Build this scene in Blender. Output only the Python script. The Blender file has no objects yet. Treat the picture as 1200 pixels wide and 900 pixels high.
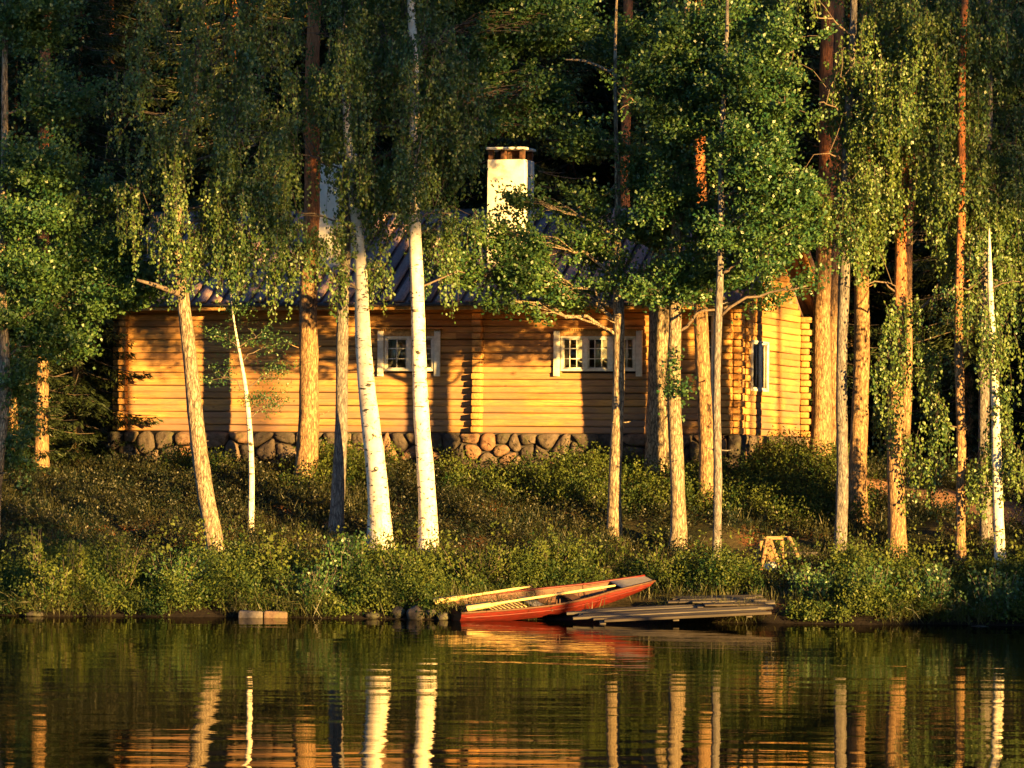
import bpy, math, random
import numpy as np
from mathutils import Matrix, Vector

# ------------------------------------------------------------------ camera, sky, sun, exposure
SC = bpy.context.scene
C = SC.collection
F = 5000.0                       # focal length in pixels of a 1200 wide frame
CAM_H = 3.0
PITCH = math.atan(101 / F)
ROLL = math.radians(0.5)
cam = bpy.data.cameras.new('camera')
cam.lens = 36 * F / 1200
cam.sensor_width = 36
cam.clip_start = 0.5
cam.clip_end = 3000
camo = bpy.data.objects.new('camera', cam)
C.objects.link(camo)
CM = Matrix.Rotation(math.pi / 2 + PITCH, 4, 'X') @ Matrix.Rotation(ROLL, 4, 'Z')
camo.matrix_world = Matrix.Translation((0, 0, CAM_H)) @ CM
SC.camera = camo

SUN_AZ = 36.0                    # degrees from behind the camera towards the right
SUN_EL = 7.0
a_, e_ = math.radians(SUN_AZ), math.radians(SUN_EL)
SUN = Vector((math.sin(a_) * math.cos(e_), -math.cos(a_) * math.cos(e_), math.sin(e_)))
W = bpy.data.worlds.new('World')
SC.world = W
W.use_nodes = True
wn = W.node_tree
sky = wn.nodes.new('ShaderNodeTexSky')
sky.sky_type = 'NISHITA'
sky.sun_disc = False
sky.sun_elevation = e_
sky.sun_rotation = math.atan2(SUN.x, SUN.y)
sky.air_density = 1.0
sky.dust_density = 0.6
sky.ozone_density = 4.0
wn.links.new(sky.outputs[0], wn.nodes['Background'].inputs[0])
wn.nodes['Background'].inputs[1].default_value = 0.052
sl = bpy.data.lights.new('sun', 'SUN')
sl.energy = 5.0
sl.angle = math.radians(0.6)
sl.color = (1.0, 0.57, 0.145)
so = bpy.data.objects.new('sun', sl)
so.rotation_euler = SUN.to_track_quat('Z', 'Y').to_euler()
so.location = (30, -30, 40)
C.objects.link(so)
SC.view_settings.view_transform = 'Standard'
SC.view_settings.look = 'None'
SC.view_settings.gamma = 1
SC.view_settings.exposure = 2.62
SC.render.engine = 'CYCLES'
SC.cycles.max_bounces = 6
SC.cycles.diffuse_bounces = 2
SC.cycles.glossy_bounces = 3
SC.cycles.transmission_bounces = 4
SC.cycles.transparent_max_bounces = 8
SC.cycles.caustics_reflective = False
SC.cycles.caustics_refractive = False
SC.cycles.use_denoising = True

rng = np.random.default_rng(11)
random.seed(5)
R3 = np.array(CM.to_3x3())
RIGHT, UP, FWD = R3[:, 0], R3[:, 1], -R3[:, 2]
CAMP = np.array([0, 0, CAM_H])


def ray(px, py):
    return FWD + (px - 600) / F * RIGHT + (450 - py) / F * UP


def at(px, py, Y):
    d = ray(px, py)
    return CAMP + d * (Y / d[1])


# ------------------------------------------------------------------ materials
def new_mat(name):
    m = bpy.data.materials.new(name)
    m.use_nodes = True
    nt = m.node_tree
    for n in list(nt.nodes):
        nt.nodes.remove(n)
    out = nt.nodes.new('ShaderNodeOutputMaterial')
    return m, nt, out


def nd(nt, kind, **kw):
    n = nt.nodes.new(kind)
    for k, v in kw.items():
        if isinstance(k, str) and k.startswith('i_'):
            n.inputs[k[2:]].default_value = v
        else:
            setattr(n, k, v)
    return n


def coords(nt, scale=(1, 1, 1), rot=(0, 0, 0)):
    tc = nd(nt, 'ShaderNodeTexCoord')
    mp = nd(nt, 'ShaderNodeMapping')
    mp.inputs['Scale'].default_value = scale
    mp.inputs['Rotation'].default_value = rot
    nt.links.new(tc.outputs['Object'], mp.inputs[0])
    return mp.outputs[0]


def noise(nt, vec, scale, detail=4, rough=0.6, dist=0.0):
    n = nd(nt, 'ShaderNodeTexNoise')
    n.inputs['Scale'].default_value = scale
    n.inputs['Detail'].default_value = detail
    n.inputs['Roughness'].default_value = rough
    n.inputs['Distortion'].default_value = dist
    nt.links.new(vec, n.inputs['Vector'])
    return n.outputs['Fac']


def ramp(nt, fac, stops):
    r = nd(nt, 'ShaderNodeValToRGB')
    el = r.color_ramp.elements
    while len(el) < len(stops):
        el.new(0.5)
    for e, (p, c) in zip(el, stops):
        e.position = p
        e.color = (*c, 1) if len(c) == 3 else c
    nt.links.new(fac, r.inputs[0])
    return r.outputs[0]


def mix(nt, fac, a, b, mode='MIX'):
    m = nd(nt, 'ShaderNodeMix', data_type='RGBA', blend_type=mode)
    for s, v in ((0, fac), (6, a), (7, b)):
        if hasattr(v, 'is_output') or isinstance(v, bpy.types.NodeSocket):
            nt.links.new(v, m.inputs[s])
        elif isinstance(v, tuple):
            m.inputs[s].default_value = (*v, 1)
        else:
            m.inputs[s].default_value = v
    return m.outputs[2]


def finish(nt, out, col, rough=0.8, bump=None, bstr=0.5, bdist=0.01, spec=0.3):
    p = nd(nt, 'ShaderNodeBsdfPrincipled')
    if isinstance(col, tuple):
        p.inputs['Base Color'].default_value = (*col, 1)
    else:
        nt.links.new(col, p.inputs['Base Color'])
    p.inputs['Roughness'].default_value = rough
    p.inputs['Specular IOR Level'].default_value = spec
    if bump is not None:
        b = nd(nt, 'ShaderNodeBump')
        b.inputs['Strength'].default_value = bstr
        b.inputs['Distance'].default_value = bdist
        nt.links.new(bump, b.inputs['Height'])
        nt.links.new(b.outputs[0], p.inputs['Normal'])
    nt.links.new(p.outputs[0], out.inputs[0])
    return p


def leaf_mat(name, c1, c2, trans=0.35, gloss=0.06):
    m, nt, out = new_mat(name)
    at_ = nd(nt, 'ShaderNodeAttribute', attribute_name='var')
    col = ramp(nt, at_.outputs['Fac'], [(0, c1), (1, c2)])
    d = nd(nt, 'ShaderNodeBsdfDiffuse')
    t = nd(nt, 'ShaderNodeBsdfTranslucent')
    g = nd(nt, 'ShaderNodeBsdfGlossy')
    g.inputs['Roughness'].default_value = 0.45
    g.inputs['Color'].default_value = (0.6, 0.6, 0.6, 1)
    nt.links.new(col, d.inputs[0])
    tc = mix(nt, 0.5, col, (0.17, 0.20, 0.02))
    nt.links.new(tc, t.inputs[0])
    m1 = nd(nt, 'ShaderNodeMixShader')
    m1.inputs[0].default_value = trans
    nt.links.new(d.outputs[0], m1.inputs[1])
    nt.links.new(t.outputs[0], m1.inputs[2])
    m2 = nd(nt, 'ShaderNodeMixShader')
    m2.inputs[0].default_value = gloss
    nt.links.new(m1.outputs[0], m2.inputs[1])
    nt.links.new(g.outputs[0], m2.inputs[2])
    nt.links.new(m2.outputs[0], out.inputs[0])
    return m


def wood_mat(name, c1, c2, c3, scale=(1.2, 14, 14), bstr=0.5, knots=True, weather_shade=False):
    m, nt, out = new_mat(name)
    v = coords(nt, scale)
    n1 = noise(nt, v, 2.2, 6, 0.65, 0.6)
    n2 = noise(nt, coords(nt, (0.5, 0.5, 0.9)), 1.3, 3, 0.6)
    col = ramp(nt, n1, [(0.25, c1), (0.55, c2), (0.8, c3)])
    col = mix(nt, ramp(nt, n2, [(0.35, (0.0, 0.0, 0.0)), (0.7, (0.55, 0.55, 0.55))]), col, c1)
    if knots:
        n3 = noise(nt, coords(nt, (2.2, 3, 6)), 2.0, 1, 0.4)
        col = mix(nt, ramp(nt, n3, [(0.74, (0, 0, 0)), (0.78, (0.8, 0.8, 0.8))]), col, (c1[0] * .4, c1[1] * .35, c1[2] * .3))
    at_ = nd(nt, 'ShaderNodeAttribute', attribute_name='var')
    vv = ramp(nt, at_.outputs['Fac'], [(0, (0.62, 0.56, 0.52)), (0.5, (1, 1, 1)), (1, (1.2, 1.15, 1.0))])
    col = mix(nt, 1.0, col, vv, 'MULTIPLY')
    if weather_shade:      # grey weathering plus wall shade painted into the colour, strongest in the lowest logs
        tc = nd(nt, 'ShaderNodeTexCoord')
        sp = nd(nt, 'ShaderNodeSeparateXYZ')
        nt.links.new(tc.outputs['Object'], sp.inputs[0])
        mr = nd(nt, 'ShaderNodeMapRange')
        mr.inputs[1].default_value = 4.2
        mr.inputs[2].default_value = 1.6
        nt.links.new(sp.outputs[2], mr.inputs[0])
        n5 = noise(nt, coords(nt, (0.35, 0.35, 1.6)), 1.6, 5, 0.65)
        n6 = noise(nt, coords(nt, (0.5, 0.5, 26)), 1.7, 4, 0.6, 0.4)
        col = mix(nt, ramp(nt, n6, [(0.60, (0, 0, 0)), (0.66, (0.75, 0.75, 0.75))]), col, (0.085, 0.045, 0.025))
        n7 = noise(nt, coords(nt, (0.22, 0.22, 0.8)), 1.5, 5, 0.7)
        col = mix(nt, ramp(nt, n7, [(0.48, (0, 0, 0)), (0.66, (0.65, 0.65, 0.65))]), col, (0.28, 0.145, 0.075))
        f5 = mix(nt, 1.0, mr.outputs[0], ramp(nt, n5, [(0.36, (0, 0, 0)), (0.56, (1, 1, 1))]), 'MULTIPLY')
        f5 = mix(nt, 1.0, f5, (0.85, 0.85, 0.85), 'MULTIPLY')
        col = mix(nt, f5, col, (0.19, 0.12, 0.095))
    finish(nt, out, col, 0.75, n1, bstr, 0.012, 0.25)
    return m


M = {}
M['log'] = wood_mat('weathered_log', (0.26, 0.125, 0.045), (0.62, 0.345, 0.10), (0.80, 0.53, 0.19), weather_shade=True)
M['log_end'] = wood_mat('log_end_grain', (0.24, 0.12, 0.045), (0.54, 0.30, 0.10), (0.68, 0.43, 0.17), (6, 6, 6), 0.8, False)
M['roofboard'] = wood_mat('roof_board', (0.15, 0.10, 0.12), (0.31, 0.22, 0.23), (0.46, 0.34, 0.33), (12, 0.8, 8), 0.5, False)
M['greywood'] = wood_mat('grey_board', (0.04, 0.037, 0.036), (0.085, 0.075, 0.07), (0.15, 0.13, 0.12), (1, 12, 12), 0.7, False)
M['rawwood'] = wood_mat('raw_plank', (0.14, 0.08, 0.04), (0.27, 0.16, 0.08), (0.38, 0.25, 0.13), (3, 12, 12), 0.4, False)


def simple(name, c1, c2, scale=6, rough=0.8, bstr=0.3, bdist=0.01, sc3=(1, 1, 1), spec=0.3, lo=0.35, hi=0.7):
    m, nt, out = new_mat(name)
    n1 = noise(nt, coords(nt, sc3), scale, 6, 0.65)
    finish(nt, out, ramp(nt, n1, [(lo, c1), (hi, c2)]), rough, n1, bstr, bdist, spec)
    return m


M['white'] = simple('white_paint', (0.55, 0.52, 0.44), (0.80, 0.78, 0.70), 9, 0.6, 0.2, 0.004)
M['plaster'] = simple('chimney_plaster', (0.66, 0.63, 0.53), (0.80, 0.77, 0.66), 5, 0.9, 0.4, 0.01)
M['soot'] = simple('sooty_brick', (0.03, 0.02, 0.015), (0.16, 0.07, 0.04), 9, 0.9)
M['red_paint'] = simple('red_boat_paint', (0.040, 0.008, 0.006), (0.17, 0.012, 0.006), 7, 0.5, 0.3, 0.006, (1, 3, 6), 0.4, 0.3, 0.75)
M['boat_in'] = simple('tarred_boat_inside', (0.045, 0.022, 0.013), (0.13, 0.06, 0.03), 8, 0.6, 0.3, 0.006, (1, 5, 5))
M['boat_deck'] = simple('grey_boat_board', (0.13, 0.12, 0.12), (0.27, 0.25, 0.24), 8, 0.6, 0.3, 0.006, (1, 6, 5))
M['oar'] = simple('varnished_oar', (0.50, 0.34, 0.13), (0.68, 0.50, 0.22), 9, 0.5, 0.2, 0.003, (1, 8, 8))
M['metal'] = simple('rusty_metal', (0.10, 0.05, 0.03), (0.3, 0.2, 0.14), 12, 0.5)
M['terracotta'] = simple('clay_pot', (0.20, 0.06, 0.03), (0.34, 0.12, 0.06), 9, 0.8)
M['concrete'] = simple('pale_block', (0.08, 0.07, 0.065), (0.17, 0.145, 0.13), 10, 0.9, 0.5, 0.02)
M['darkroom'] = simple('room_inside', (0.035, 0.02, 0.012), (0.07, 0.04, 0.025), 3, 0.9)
M['curtain'] = simple('curtain_cloth', (0.58, 0.53, 0.38), (0.75, 0.70, 0.52), 7, 0.9, 0.3, 0.01, (1, 1, .2))
M['cornice'] = M['log_end']


def stone_mat(name, a, b, c):
    m, nt, out = new_mat(name)
    at_ = nd(nt, 'ShaderNodeAttribute', attribute_name='var')
    base = ramp(nt, at_.outputs['Fac'], [(0, a), (0.6, b), (1, c)])
    n1 = noise(nt, coords(nt), 9, 8, 0.7)
    col = mix(nt, 1.0, base, ramp(nt, n1, [(0.3, (0.45, 0.42, 0.4)), (0.7, (1.25, 1.2, 1.15))]), 'MULTIPLY')
    n2 = noise(nt, coords(nt), 2.3, 5, 0.6)
    col = mix(nt, ramp(nt, n2, [(0.55, (0, 0, 0)), (0.68, (0.6, 0.6, 0.6))]), col, (0.07, 0.075, 0.035))
    finish(nt, out, col, 0.9, n1, 0.8, 0.03, 0.2)
    return m


M['stone'] = stone_mat('field_stone', (0.045, 0.04, 0.04), (0.12, 0.095, 0.08), (0.24, 0.135, 0.085))
M['rock'] = stone_mat('shore_rock', (0.035, 0.033, 0.035), (0.07, 0.065, 0.063), (0.12, 0.10, 0.09))


def birch_bark():
    m, nt, out = new_mat('birch_bark')
    v1 = coords(nt, (3.0, 3.0, 14))
    n1 = noise(nt, v1, 1.4, 5, 0.6, 0.3)
    v2 = coords(nt, (1, 1, 1.3))
    n2 = noise(nt, v2, 6.0, 3, 0.6, 1.2)
    white = ramp(nt, noise(nt, coords(nt), 5, 4), [(0.3, (0.50, 0.42, 0.33)), (0.65, (0.74, 0.68, 0.58))])
    dark = (0.035, 0.028, 0.024)
    f1 = ramp(nt, n1, [(0.60, (0, 0, 0)), (0.64, (1, 1, 1))])
    f2 = ramp(nt, n2, [(0.61, (0, 0, 0)), (0.65, (1, 1, 1))])
    col = mix(nt, f1, white, dark)
    col = mix(nt, f2, col, dark)
    # rough fissured bark low on the stem
    tc = nd(nt, 'ShaderNodeTexCoord')
    sp = nd(nt, 'ShaderNodeSeparateXYZ')
    nt.links.new(tc.outputs['Object'], sp.inputs[0])
    mr = nd(nt, 'ShaderNodeMapRange')
    mr.inputs[1].default_value = 1.4
    mr.inputs[2].default_value = 0.0
    nt.links.new(sp.outputs[2], mr.inputs[0])
    n3 = noise(nt, coords(nt, (1, 1, 0.25)), 26, 3, 0.6)
    f3 = ramp(nt, n3, [(0.5, (0, 0, 0)), (0.6, (1, 1, 1))])
    ff = mix(nt, 1.0, mr.outputs[0], f3, 'MULTIPLY')
    col = mix(nt, ff, col, (0.10, 0.08, 0.065))
    finish(nt, out, col, 0.7, n1, 0.4, 0.01, 0.3)
    return m


def furrow_bark(name, dark, mid, light, orange=None, zsplit=5.0):
    m, nt, out = new_mat(name)
    v1 = coords(nt, (1, 1, 0.22))
    n1 = noise(nt, v1, 30, 5, 0.7, 0.25)
    vo = nd(nt, 'ShaderNodeTexVoronoi', feature='DISTANCE_TO_EDGE')
    vo.inputs['Scale'].default_value = 20
    nt.links.new(v1, vo.inputs['Vector'])
    col = ramp(nt, n1, [(0.38, dark), (0.5, mid), (0.62, light)])
    col = mix(nt, ramp(nt, vo.outputs['Distance'], [(0.0, (0.85, 0.85, 0.85)), (0.12, (0, 0, 0))]), col, dark)
    if orange:
        tc = nd(nt, 'ShaderNodeTexCoord')
        sp = nd(nt, 'ShaderNodeSeparateXYZ')
        nt.links.new(tc.outputs['Object'], sp.inputs[0])
        mr = nd(nt, 'ShaderNodeMapRange')
        mr.inputs[1].default_value = zsplit
        mr.inputs[2].default_value = zsplit + 3
        nt.links.new(sp.outputs[2], mr.inputs[0])
        oc = ramp(nt, n1, [(0.35, (orange[0] * .45, orange[1] * .4, orange[2] * .4)), (0.6, orange)])
        col = mix(nt, mr.outputs[0], col, oc)
    finish(nt, out, col, 0.9, n1, 1.0, 0.04, 0.15)
    return m


M['birch'] = birch_bark()
M['pine'] = furrow_bark('pine_bark', (0.09, 0.055, 0.035), (0.26, 0.16, 0.085), (0.46, 0.30, 0.16), (0.48, 0.18, 0.07), 4.5)
M['aspen'] = furrow_bark('aspen_bark', (0.06, 0.045, 0.035), (0.24, 0.185, 0.125), (0.44, 0.355, 0.25))
M['greybark'] = furrow_bark('grey_alder_bark', (0.07, 0.06, 0.06), (0.17, 0.15, 0.14), (0.27, 0.25, 0.23))
M['twig'] = simple('twig_bark', (0.07, 0.05, 0.04), (0.17, 0.13, 0.10), 20)
M['leaf_birch'] = leaf_mat('birch_leaf', (0.026, 0.088, 0.030), (0.145, 0.200, 0.034))
M['leaf_alder'] = leaf_mat('alder_leaf', (0.020, 0.084, 0.036), (0.110, 0.185, 0.040))
M['leaf_bush'] = leaf_mat('bush_leaf', (0.010, 0.036, 0.013), (0.115, 0.140, 0.028), 0.35, 0.015)
M['leaf_green'] = leaf_mat('fresh_green_leaf', (0.03, 0.075, 0.02), (0.07, 0.15, 0.035))
M['needle'] = leaf_mat('spruce_needle', (0.012, 0.022, 0.010), (0.040, 0.055, 0.018), 0.1, 0.03)
M['needle_pine'] = leaf_mat('pine_needle', (0.020, 0.035, 0.015), (0.06, 0.075, 0.03), 0.12, 0.04)
M['leaf_heath'] = leaf_mat('bilberry_leaf', (0.007, 0.015, 0.008), (0.040, 0.036, 0.014), 0.25, 0.03)
M['grass'] = leaf_mat('grass_blade', (0.025, 0.032, 0.010), (0.085, 0.080, 0.028), 0.3, 0.04)


def ground_mat():
    m, nt, out = new_mat('forest_soil')
    n1 = noise(nt, coords(nt), 0.5, 6, 0.6)
    n2 = noise(nt, coords(nt), 9, 6, 0.7)
    c = ramp(nt, n1, [(0.35, (0.030, 0.034, 0.014)), (0.52, (0.060, 0.048, 0.024)), (0.66, (0.22, 0.085, 0.035))])
    c = mix(nt, 1.0, c, ramp(nt, n2, [(0.3, (0.5, 0.5, 0.5)), (0.7, (1.3, 1.25, 1.2))]), 'MULTIPLY')
    tc = nd(nt, 'ShaderNodeTexCoord')
    sp = nd(nt, 'ShaderNodeSeparateXYZ')
    nt.links.new(tc.outputs['Object'], sp.inputs[0])
    mr = nd(nt, 'ShaderNodeMapRange')     # wet mud at the water's edge
    mr.inputs[1].default_value = 0.45
    mr.inputs[2].default_value = 0.12
    nt.links.new(sp.outputs[2], mr.inputs[0])
    c = mix(nt, mr.outputs[0], c, (0.016, 0.012, 0.010))
    finish(nt, out, c, 0.95, n2, 1.0, 0.05, 0.1)
    return m


M['ground'] = ground_mat()
M['path'] = simple('needle_strewn_path', (0.15, 0.07, 0.035), (0.30, 0.16, 0.085), 7, 0.95, 1.0, 0.04)


def water_mat():
    m, nt, out = new_mat('lake_water')
    v = coords(nt, (0.5, 1.0, 1))
    n1 = noise(nt, v, 0.75, 2, 0.4, 0.3)
    n2 = noise(nt, coords(nt, (0.4, 1.0, 1)), 4.5, 2, 0.5)
    a = nd(nt, 'ShaderNodeMath', operation='MULTIPLY_ADD')
    nt.links.new(n2, a.inputs[0])
    a.inputs[1].default_value = 0.10
    nt.links.new(n1, a.inputs[2])
    b = nd(nt, 'ShaderNodeBump')
    b.inputs['Strength'].default_value = 1.0
    b.inputs['Distance'].default_value = 0.012
    nt.links.new(a.outputs[0], b.inputs['Height'])
    d = nd(nt, 'ShaderNodeBsdfDiffuse')
    d.inputs['Color'].default_value = (0.003, 0.004, 0.003, 1)
    g = nd(nt, 'ShaderNodeBsdfGlossy')            # peat-stained water: a dim mirror
    g.inputs['Color'].default_value = (0.62, 0.60, 0.56, 1)
    g.inputs['Roughness'].default_value = 0.012
    fr = nd(nt, 'ShaderNodeFresnel')
    fr.inputs['IOR'].default_value = 1.333
    ms = nd(nt, 'ShaderNodeMixShader')
    nt.links.new(b.outputs[0], g.inputs['Normal'])
    nt.links.new(b.outputs[0], fr.inputs['Normal'])
    nt.links.new(fr.outputs[0], ms.inputs[0])
    nt.links.new(d.outputs[0], ms.inputs[1])
    nt.links.new(g.outputs[0], ms.inputs[2])
    nt.links.new(ms.outputs[0], out.inputs[0])
    return m


M['water'] = water_mat()


def glass_mat():
    m, nt, out = new_mat('window_glass')
    fr = nd(nt, 'ShaderNodeFresnel')
    fr.inputs[0].default_value = 1.5
    t = nd(nt, 'ShaderNodeBsdfTransparent')
    t.inputs[0].default_value = (0.85, 0.88, 0.86, 1)
    g = nd(nt, 'ShaderNodeBsdfGlossy')
    g.inputs['Roughness'].default_value = 0.03
    b = nd(nt, 'ShaderNodeBump')
    b.inputs['Strength'].default_value = 0.25
    b.inputs['Distance'].default_value = 0.02
    nt.links.new(noise(nt, coords(nt), 4, 2), b.inputs['Height'])
    nt.links.new(b.outputs[0], g.inputs['Normal'])
    ms = nd(nt, 'ShaderNodeMixShader')
    nt.links.new(fr.outputs[0], ms.inputs[0])
    nt.links.new(t.outputs[0], ms.inputs[1])
    nt.links.new(g.outputs[0], ms.inputs[2])
    nt.links.new(ms.outputs[0], out.inputs[0])
    return m


M['glass'] = glass_mat()


# ------------------------------------------------------------------ mesh helpers
def link_mesh(name, V, Q, mat, parent=None, var=None, smooth=False, loc=None):
    """V (n,3) array, Q (m,4) or (m,3) index array -> one object"""
    V = np.asarray(V, np.float32)
    Q = np.asarray(Q, np.int32)
    me = bpy.data.meshes.new(name)
    k = Q.shape[1]
    me.vertices.add(len(V))
    me.vertices.foreach_set('co', V.ravel())
    me.loops.add(Q.size)
    me.loops.foreach_set('vertex_index', Q.ravel())
    me.polygons.add(len(Q))
    me.polygons.foreach_set('loop_start', np.arange(0, Q.size, k, dtype=np.int32))
    if smooth:
        me.polygons.foreach_set('use_smooth', np.ones(len(Q), bool))
    if var is not None:
        a = me.attributes.new('var', 'FLOAT', 'FACE')
        a.data.foreach_set('value', np.asarray(var, np.float32))
    me.update()
    me.validate()
    if mat:
        me.materials.append(mat)
    o = bpy.data.objects.new(name, me)
    C.objects.link(o)
    if parent is not None:
        o.parent = parent
    if loc is not None:
        o.location = loc
    return o


class MB:
    def __init__(self):
        self.V, self.Q, self.var, self.n = [], [], [], 0

    def add(self, V, Q, var=0.5):
        V = np.asarray(V, float)
        Q = np.asarray(Q, int)
        if Q.shape[1] == 3:
            Q = np.concatenate([Q, Q[:, 2:3]], 1)
        self.V.append(V)
        self.Q.append(Q + self.n)
        self.var.append(np.full(len(Q), var))
        self.n += len(V)

    def box(self, lo, hi, bevel=0.0, var=0.5, fn=None):
        lo, hi = np.array(lo, float), np.array(hi, float)
        if bevel <= 0:
            c = np.array([[x, y, z] for x in (0, 1) for y in (0, 1) for z in (0, 1)]) * (hi - lo) + lo
            q = [[0, 1, 3, 2], [4, 6, 7, 5], [0, 4, 5, 1], [2, 3, 7, 6], [0, 2, 6, 4], [1, 5, 7, 3]]
            if fn:
                c = fn(c)
            self.add(c, q, var)
            return
        b = min(bevel, (hi - lo).min() * 0.45)
        ax = [np.array([l, l + b, h - b, h]) for l, h in zip(lo, hi)]
        V, idx = [], {}

        def vid(i, j, k):
            key = (i, j, k)
            if key not in idx:
                p = np.array([ax[0][i], ax[1][j], ax[2][k]])
                ext = [(t in (0, 3)) for t in (i, j, k)]
                if sum(ext) >= 2:
                    cen = (lo + hi) / 2
                    for d in range(3):
                        if ext[d]:
                            p[d] += (0.3 if sum(ext) == 2 else 0.42) * b * np.sign(cen[d] - p[d])
                idx[key] = len(V)
                V.append(p)
            return idx[key]
        Q = []
        for d in range(3):
            for s in (0, 3):
                for u in range(3):
                    for v in range(3):
                        def g(a, b2):
                            t = [0, 0, 0]
                            t[d] = s
                            t[(d + 1) % 3] = a
                            t[(d + 2) % 3] = b2
                            return vid(*t)
                        f = [g(u, v), g(u + 1, v), g(u + 1, v + 1), g(u, v + 1)]
                        Q.append(f if s == 3 else f[::-1])
        V = np.array(V)
        if fn:
            V = fn(V)
        self.add(V, Q, var)

    def tube(self, P, Rr, sides=8, var=0.5, rough=0.0, caps=True):
        P = np.asarray(P, float)
        n = len(P)
        Rr = np.broadcast_to(np.asarray(Rr, float), (n,))
        T = np.gradient(P, axis=0)
        T /= np.linalg.norm(T, axis=1)[:, None] + 1e-9
        ref = np.array([1.0, 0.13, 0]) if abs(T[:, 2]).mean() > 0.6 else np.array([0.05, 0.1, 1.0])
        A = np.cross(T, ref)
        A /= np.linalg.norm(A, axis=1)[:, None] + 1e-9
        B = np.cross(T, A)
        th = np.arange(sides) * 2 * np.pi / sides
        rr = Rr[:, None] * (1 + rough * rng.standard_normal((n, sides)))
        V = P[:, None] + rr[..., None] * (np.cos(th)[None, :, None] * A[:, None] + np.sin(th)[None, :, None] * B[:, None])
        V = V.reshape(-1, 3)
        i = np.arange(n - 1)[:, None] * sides
        j = np.arange(sides)[None]
        j2 = (j + 1) % sides
        Q = np.stack([i + j, i + j2, i + sides + j2, i + sides + j], -1).reshape(-1, 4)
        if caps:
            V = np.concatenate([V, P[:1], P[-1:]])
            c0, c1 = n * sides, n * sides + 1
            jj, jj2 = j[0], j2[0]
            Q = np.concatenate([Q, np.stack([jj2, jj, np.full(sides, c0), np.full(sides, c0)], -1),
                                np.stack([(n - 1) * sides + jj, (n - 1) * sides + jj2, np.full(sides, c1), np.full(sides, c1)], -1)])
        self.add(V, Q, var)

    def build(self, name, mat, parent=None, smooth=False, loc=None):
        V = np.concatenate(self.V)
        Q = np.concatenate(self.Q)
        var = np.concatenate(self.var)
        me = bpy.data.meshes.new(name)
        if (Q[:, 2] == Q[:, 3]).any():
            faces = [tuple(f[:3]) if f[2] == f[3] else tuple(f) for f in Q.tolist()]
            me.from_pydata(V.tolist(), [], faces)
            a = me.attributes.new('var', 'FLOAT', 'FACE')
            a.data.foreach_set('value', var.astype(np.float32))
            if smooth:
                me.polygons.foreach_set('use_smooth', np.ones(len(faces), bool))
            me.update()
            me.materials.append(mat)
            o = bpy.data.objects.new(name, me)
            C.objects.link(o)
            if parent is not None:
                o.parent = parent
            if loc is not None:
                o.location = loc
            return o
        bpy.data.meshes.remove(me)
        return link_mesh(name, V, Q, mat, parent, var, smooth, loc)


def tag(o, label=None, cat=None, group=None, kind=None):
    if label:
        o['label'] = label
    if cat:
        o['category'] = cat
    if group:
        o['group'] = group
    if kind:
        o['kind'] = kind
    return o


def empty(name, loc, rz=0.0, **kw):
    o = bpy.data.objects.new(name, None)
    o.empty_display_size = 0.2
    C.objects.link(o)
    o.location = loc
    o.rotation_euler = (0, 0, rz)
    tag(o, **kw)
    return o


def copy_tree(o, parent=None):
    c = o.copy()
    C.objects.link(c)
    if parent is not None:
        c.parent = parent
    for ch in list(o.children):
        copy_tree(ch, c)
    return c


def unit(v):
    return v / (np.linalg.norm(v, axis=-1, keepdims=True) + 1e-9)


class Leaves:
    """collects leaf quads; each leaf a folded rhombus"""

    def __init__(self):
        self.P, self.D, self.N, self.L, self.W, self.c = [], [], [], [], [], []

    def add(self, P, D, N, L, Wd, c):
        n = len(P)
        self.P.append(P)
        self.D.append(unit(D))
        self.N.append(N)
        self.L.append(np.broadcast_to(L, (n,)))
        self.W.append(np.broadcast_to(Wd, (n,)))
        self.c.append(np.broadcast_to(c, (n,)))

    def count(self):
        return sum(len(p) for p in self.P)

    def build(self, name, mat, parent=None, loc=None):
        P, D, N = map(np.concatenate, (self.P, self.D, self.N))
        L, Wd, c = map(np.concatenate, (self.L, self.W, self.c))
        S = unit(np.cross(D, N))
        N = np.cross(S, D)
        n = len(P)
        V = np.empty((n, 4, 3), np.float32)
        V[:, 0] = P
        mid = P + D * (L * 0.45)[:, None] + N * (Wd * 0.12)[:, None]
        V[:, 1] = mid + S * (Wd * 0.5)[:, None]
        V[:, 2] = P + D * L[:, None]
        V[:, 3] = mid - S * (Wd * 0.5)[:, None]
        Q = np.arange(n * 4, dtype=np.int32).reshape(-1, 4)
        return link_mesh(name, V.reshape(-1, 3), Q, mat, parent, np.clip(c, 0, 1), False, loc)


def rdir(n):
    return unit(rng.standard_normal((n, 3)))


# ------------------------------------------------------------------ terrain
PT = np.array([(-300, -6), (-30, -3), (-6, -1.2), (-2, -0.42), (0, 0), (0.5, 0.16), (1.2, 0.30), (3, 0.58), (6, 1.18), (9, 1.95), (12, 2.62),
               (14, 2.88), (20, 3.05), (34, 4.0), (60, 11.5), (110, 30), (200, 42), (2500, 60)], float)


def shore_y(x):
    x = np.asarray(x, float)
    y = 85.6 + 0.25 * np.sin(x * 0.9) + 0.18 * np.sin(x * 2.3 + 1) - 0.9 / (1 + np.exp(-(x - 5) * 1.2))
    # the bay turns towards the viewer beyond the right edge of the picture
    bay = 1 / (1 + np.exp(-(x - 15.5) * 1.1))
    return y - bay * np.clip((x - 11) * 3.2, 0, 52)


def hill_noise(x, y):
    return (0.10 * np.sin(x * 0.55 + 1.3) * np.sin(y * 0.5) + 0.07 * np.sin(x * 1.3 + y * 0.7) + 0.05 * np.sin(x * 2.7 - y * 1.9 + 2))


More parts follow.
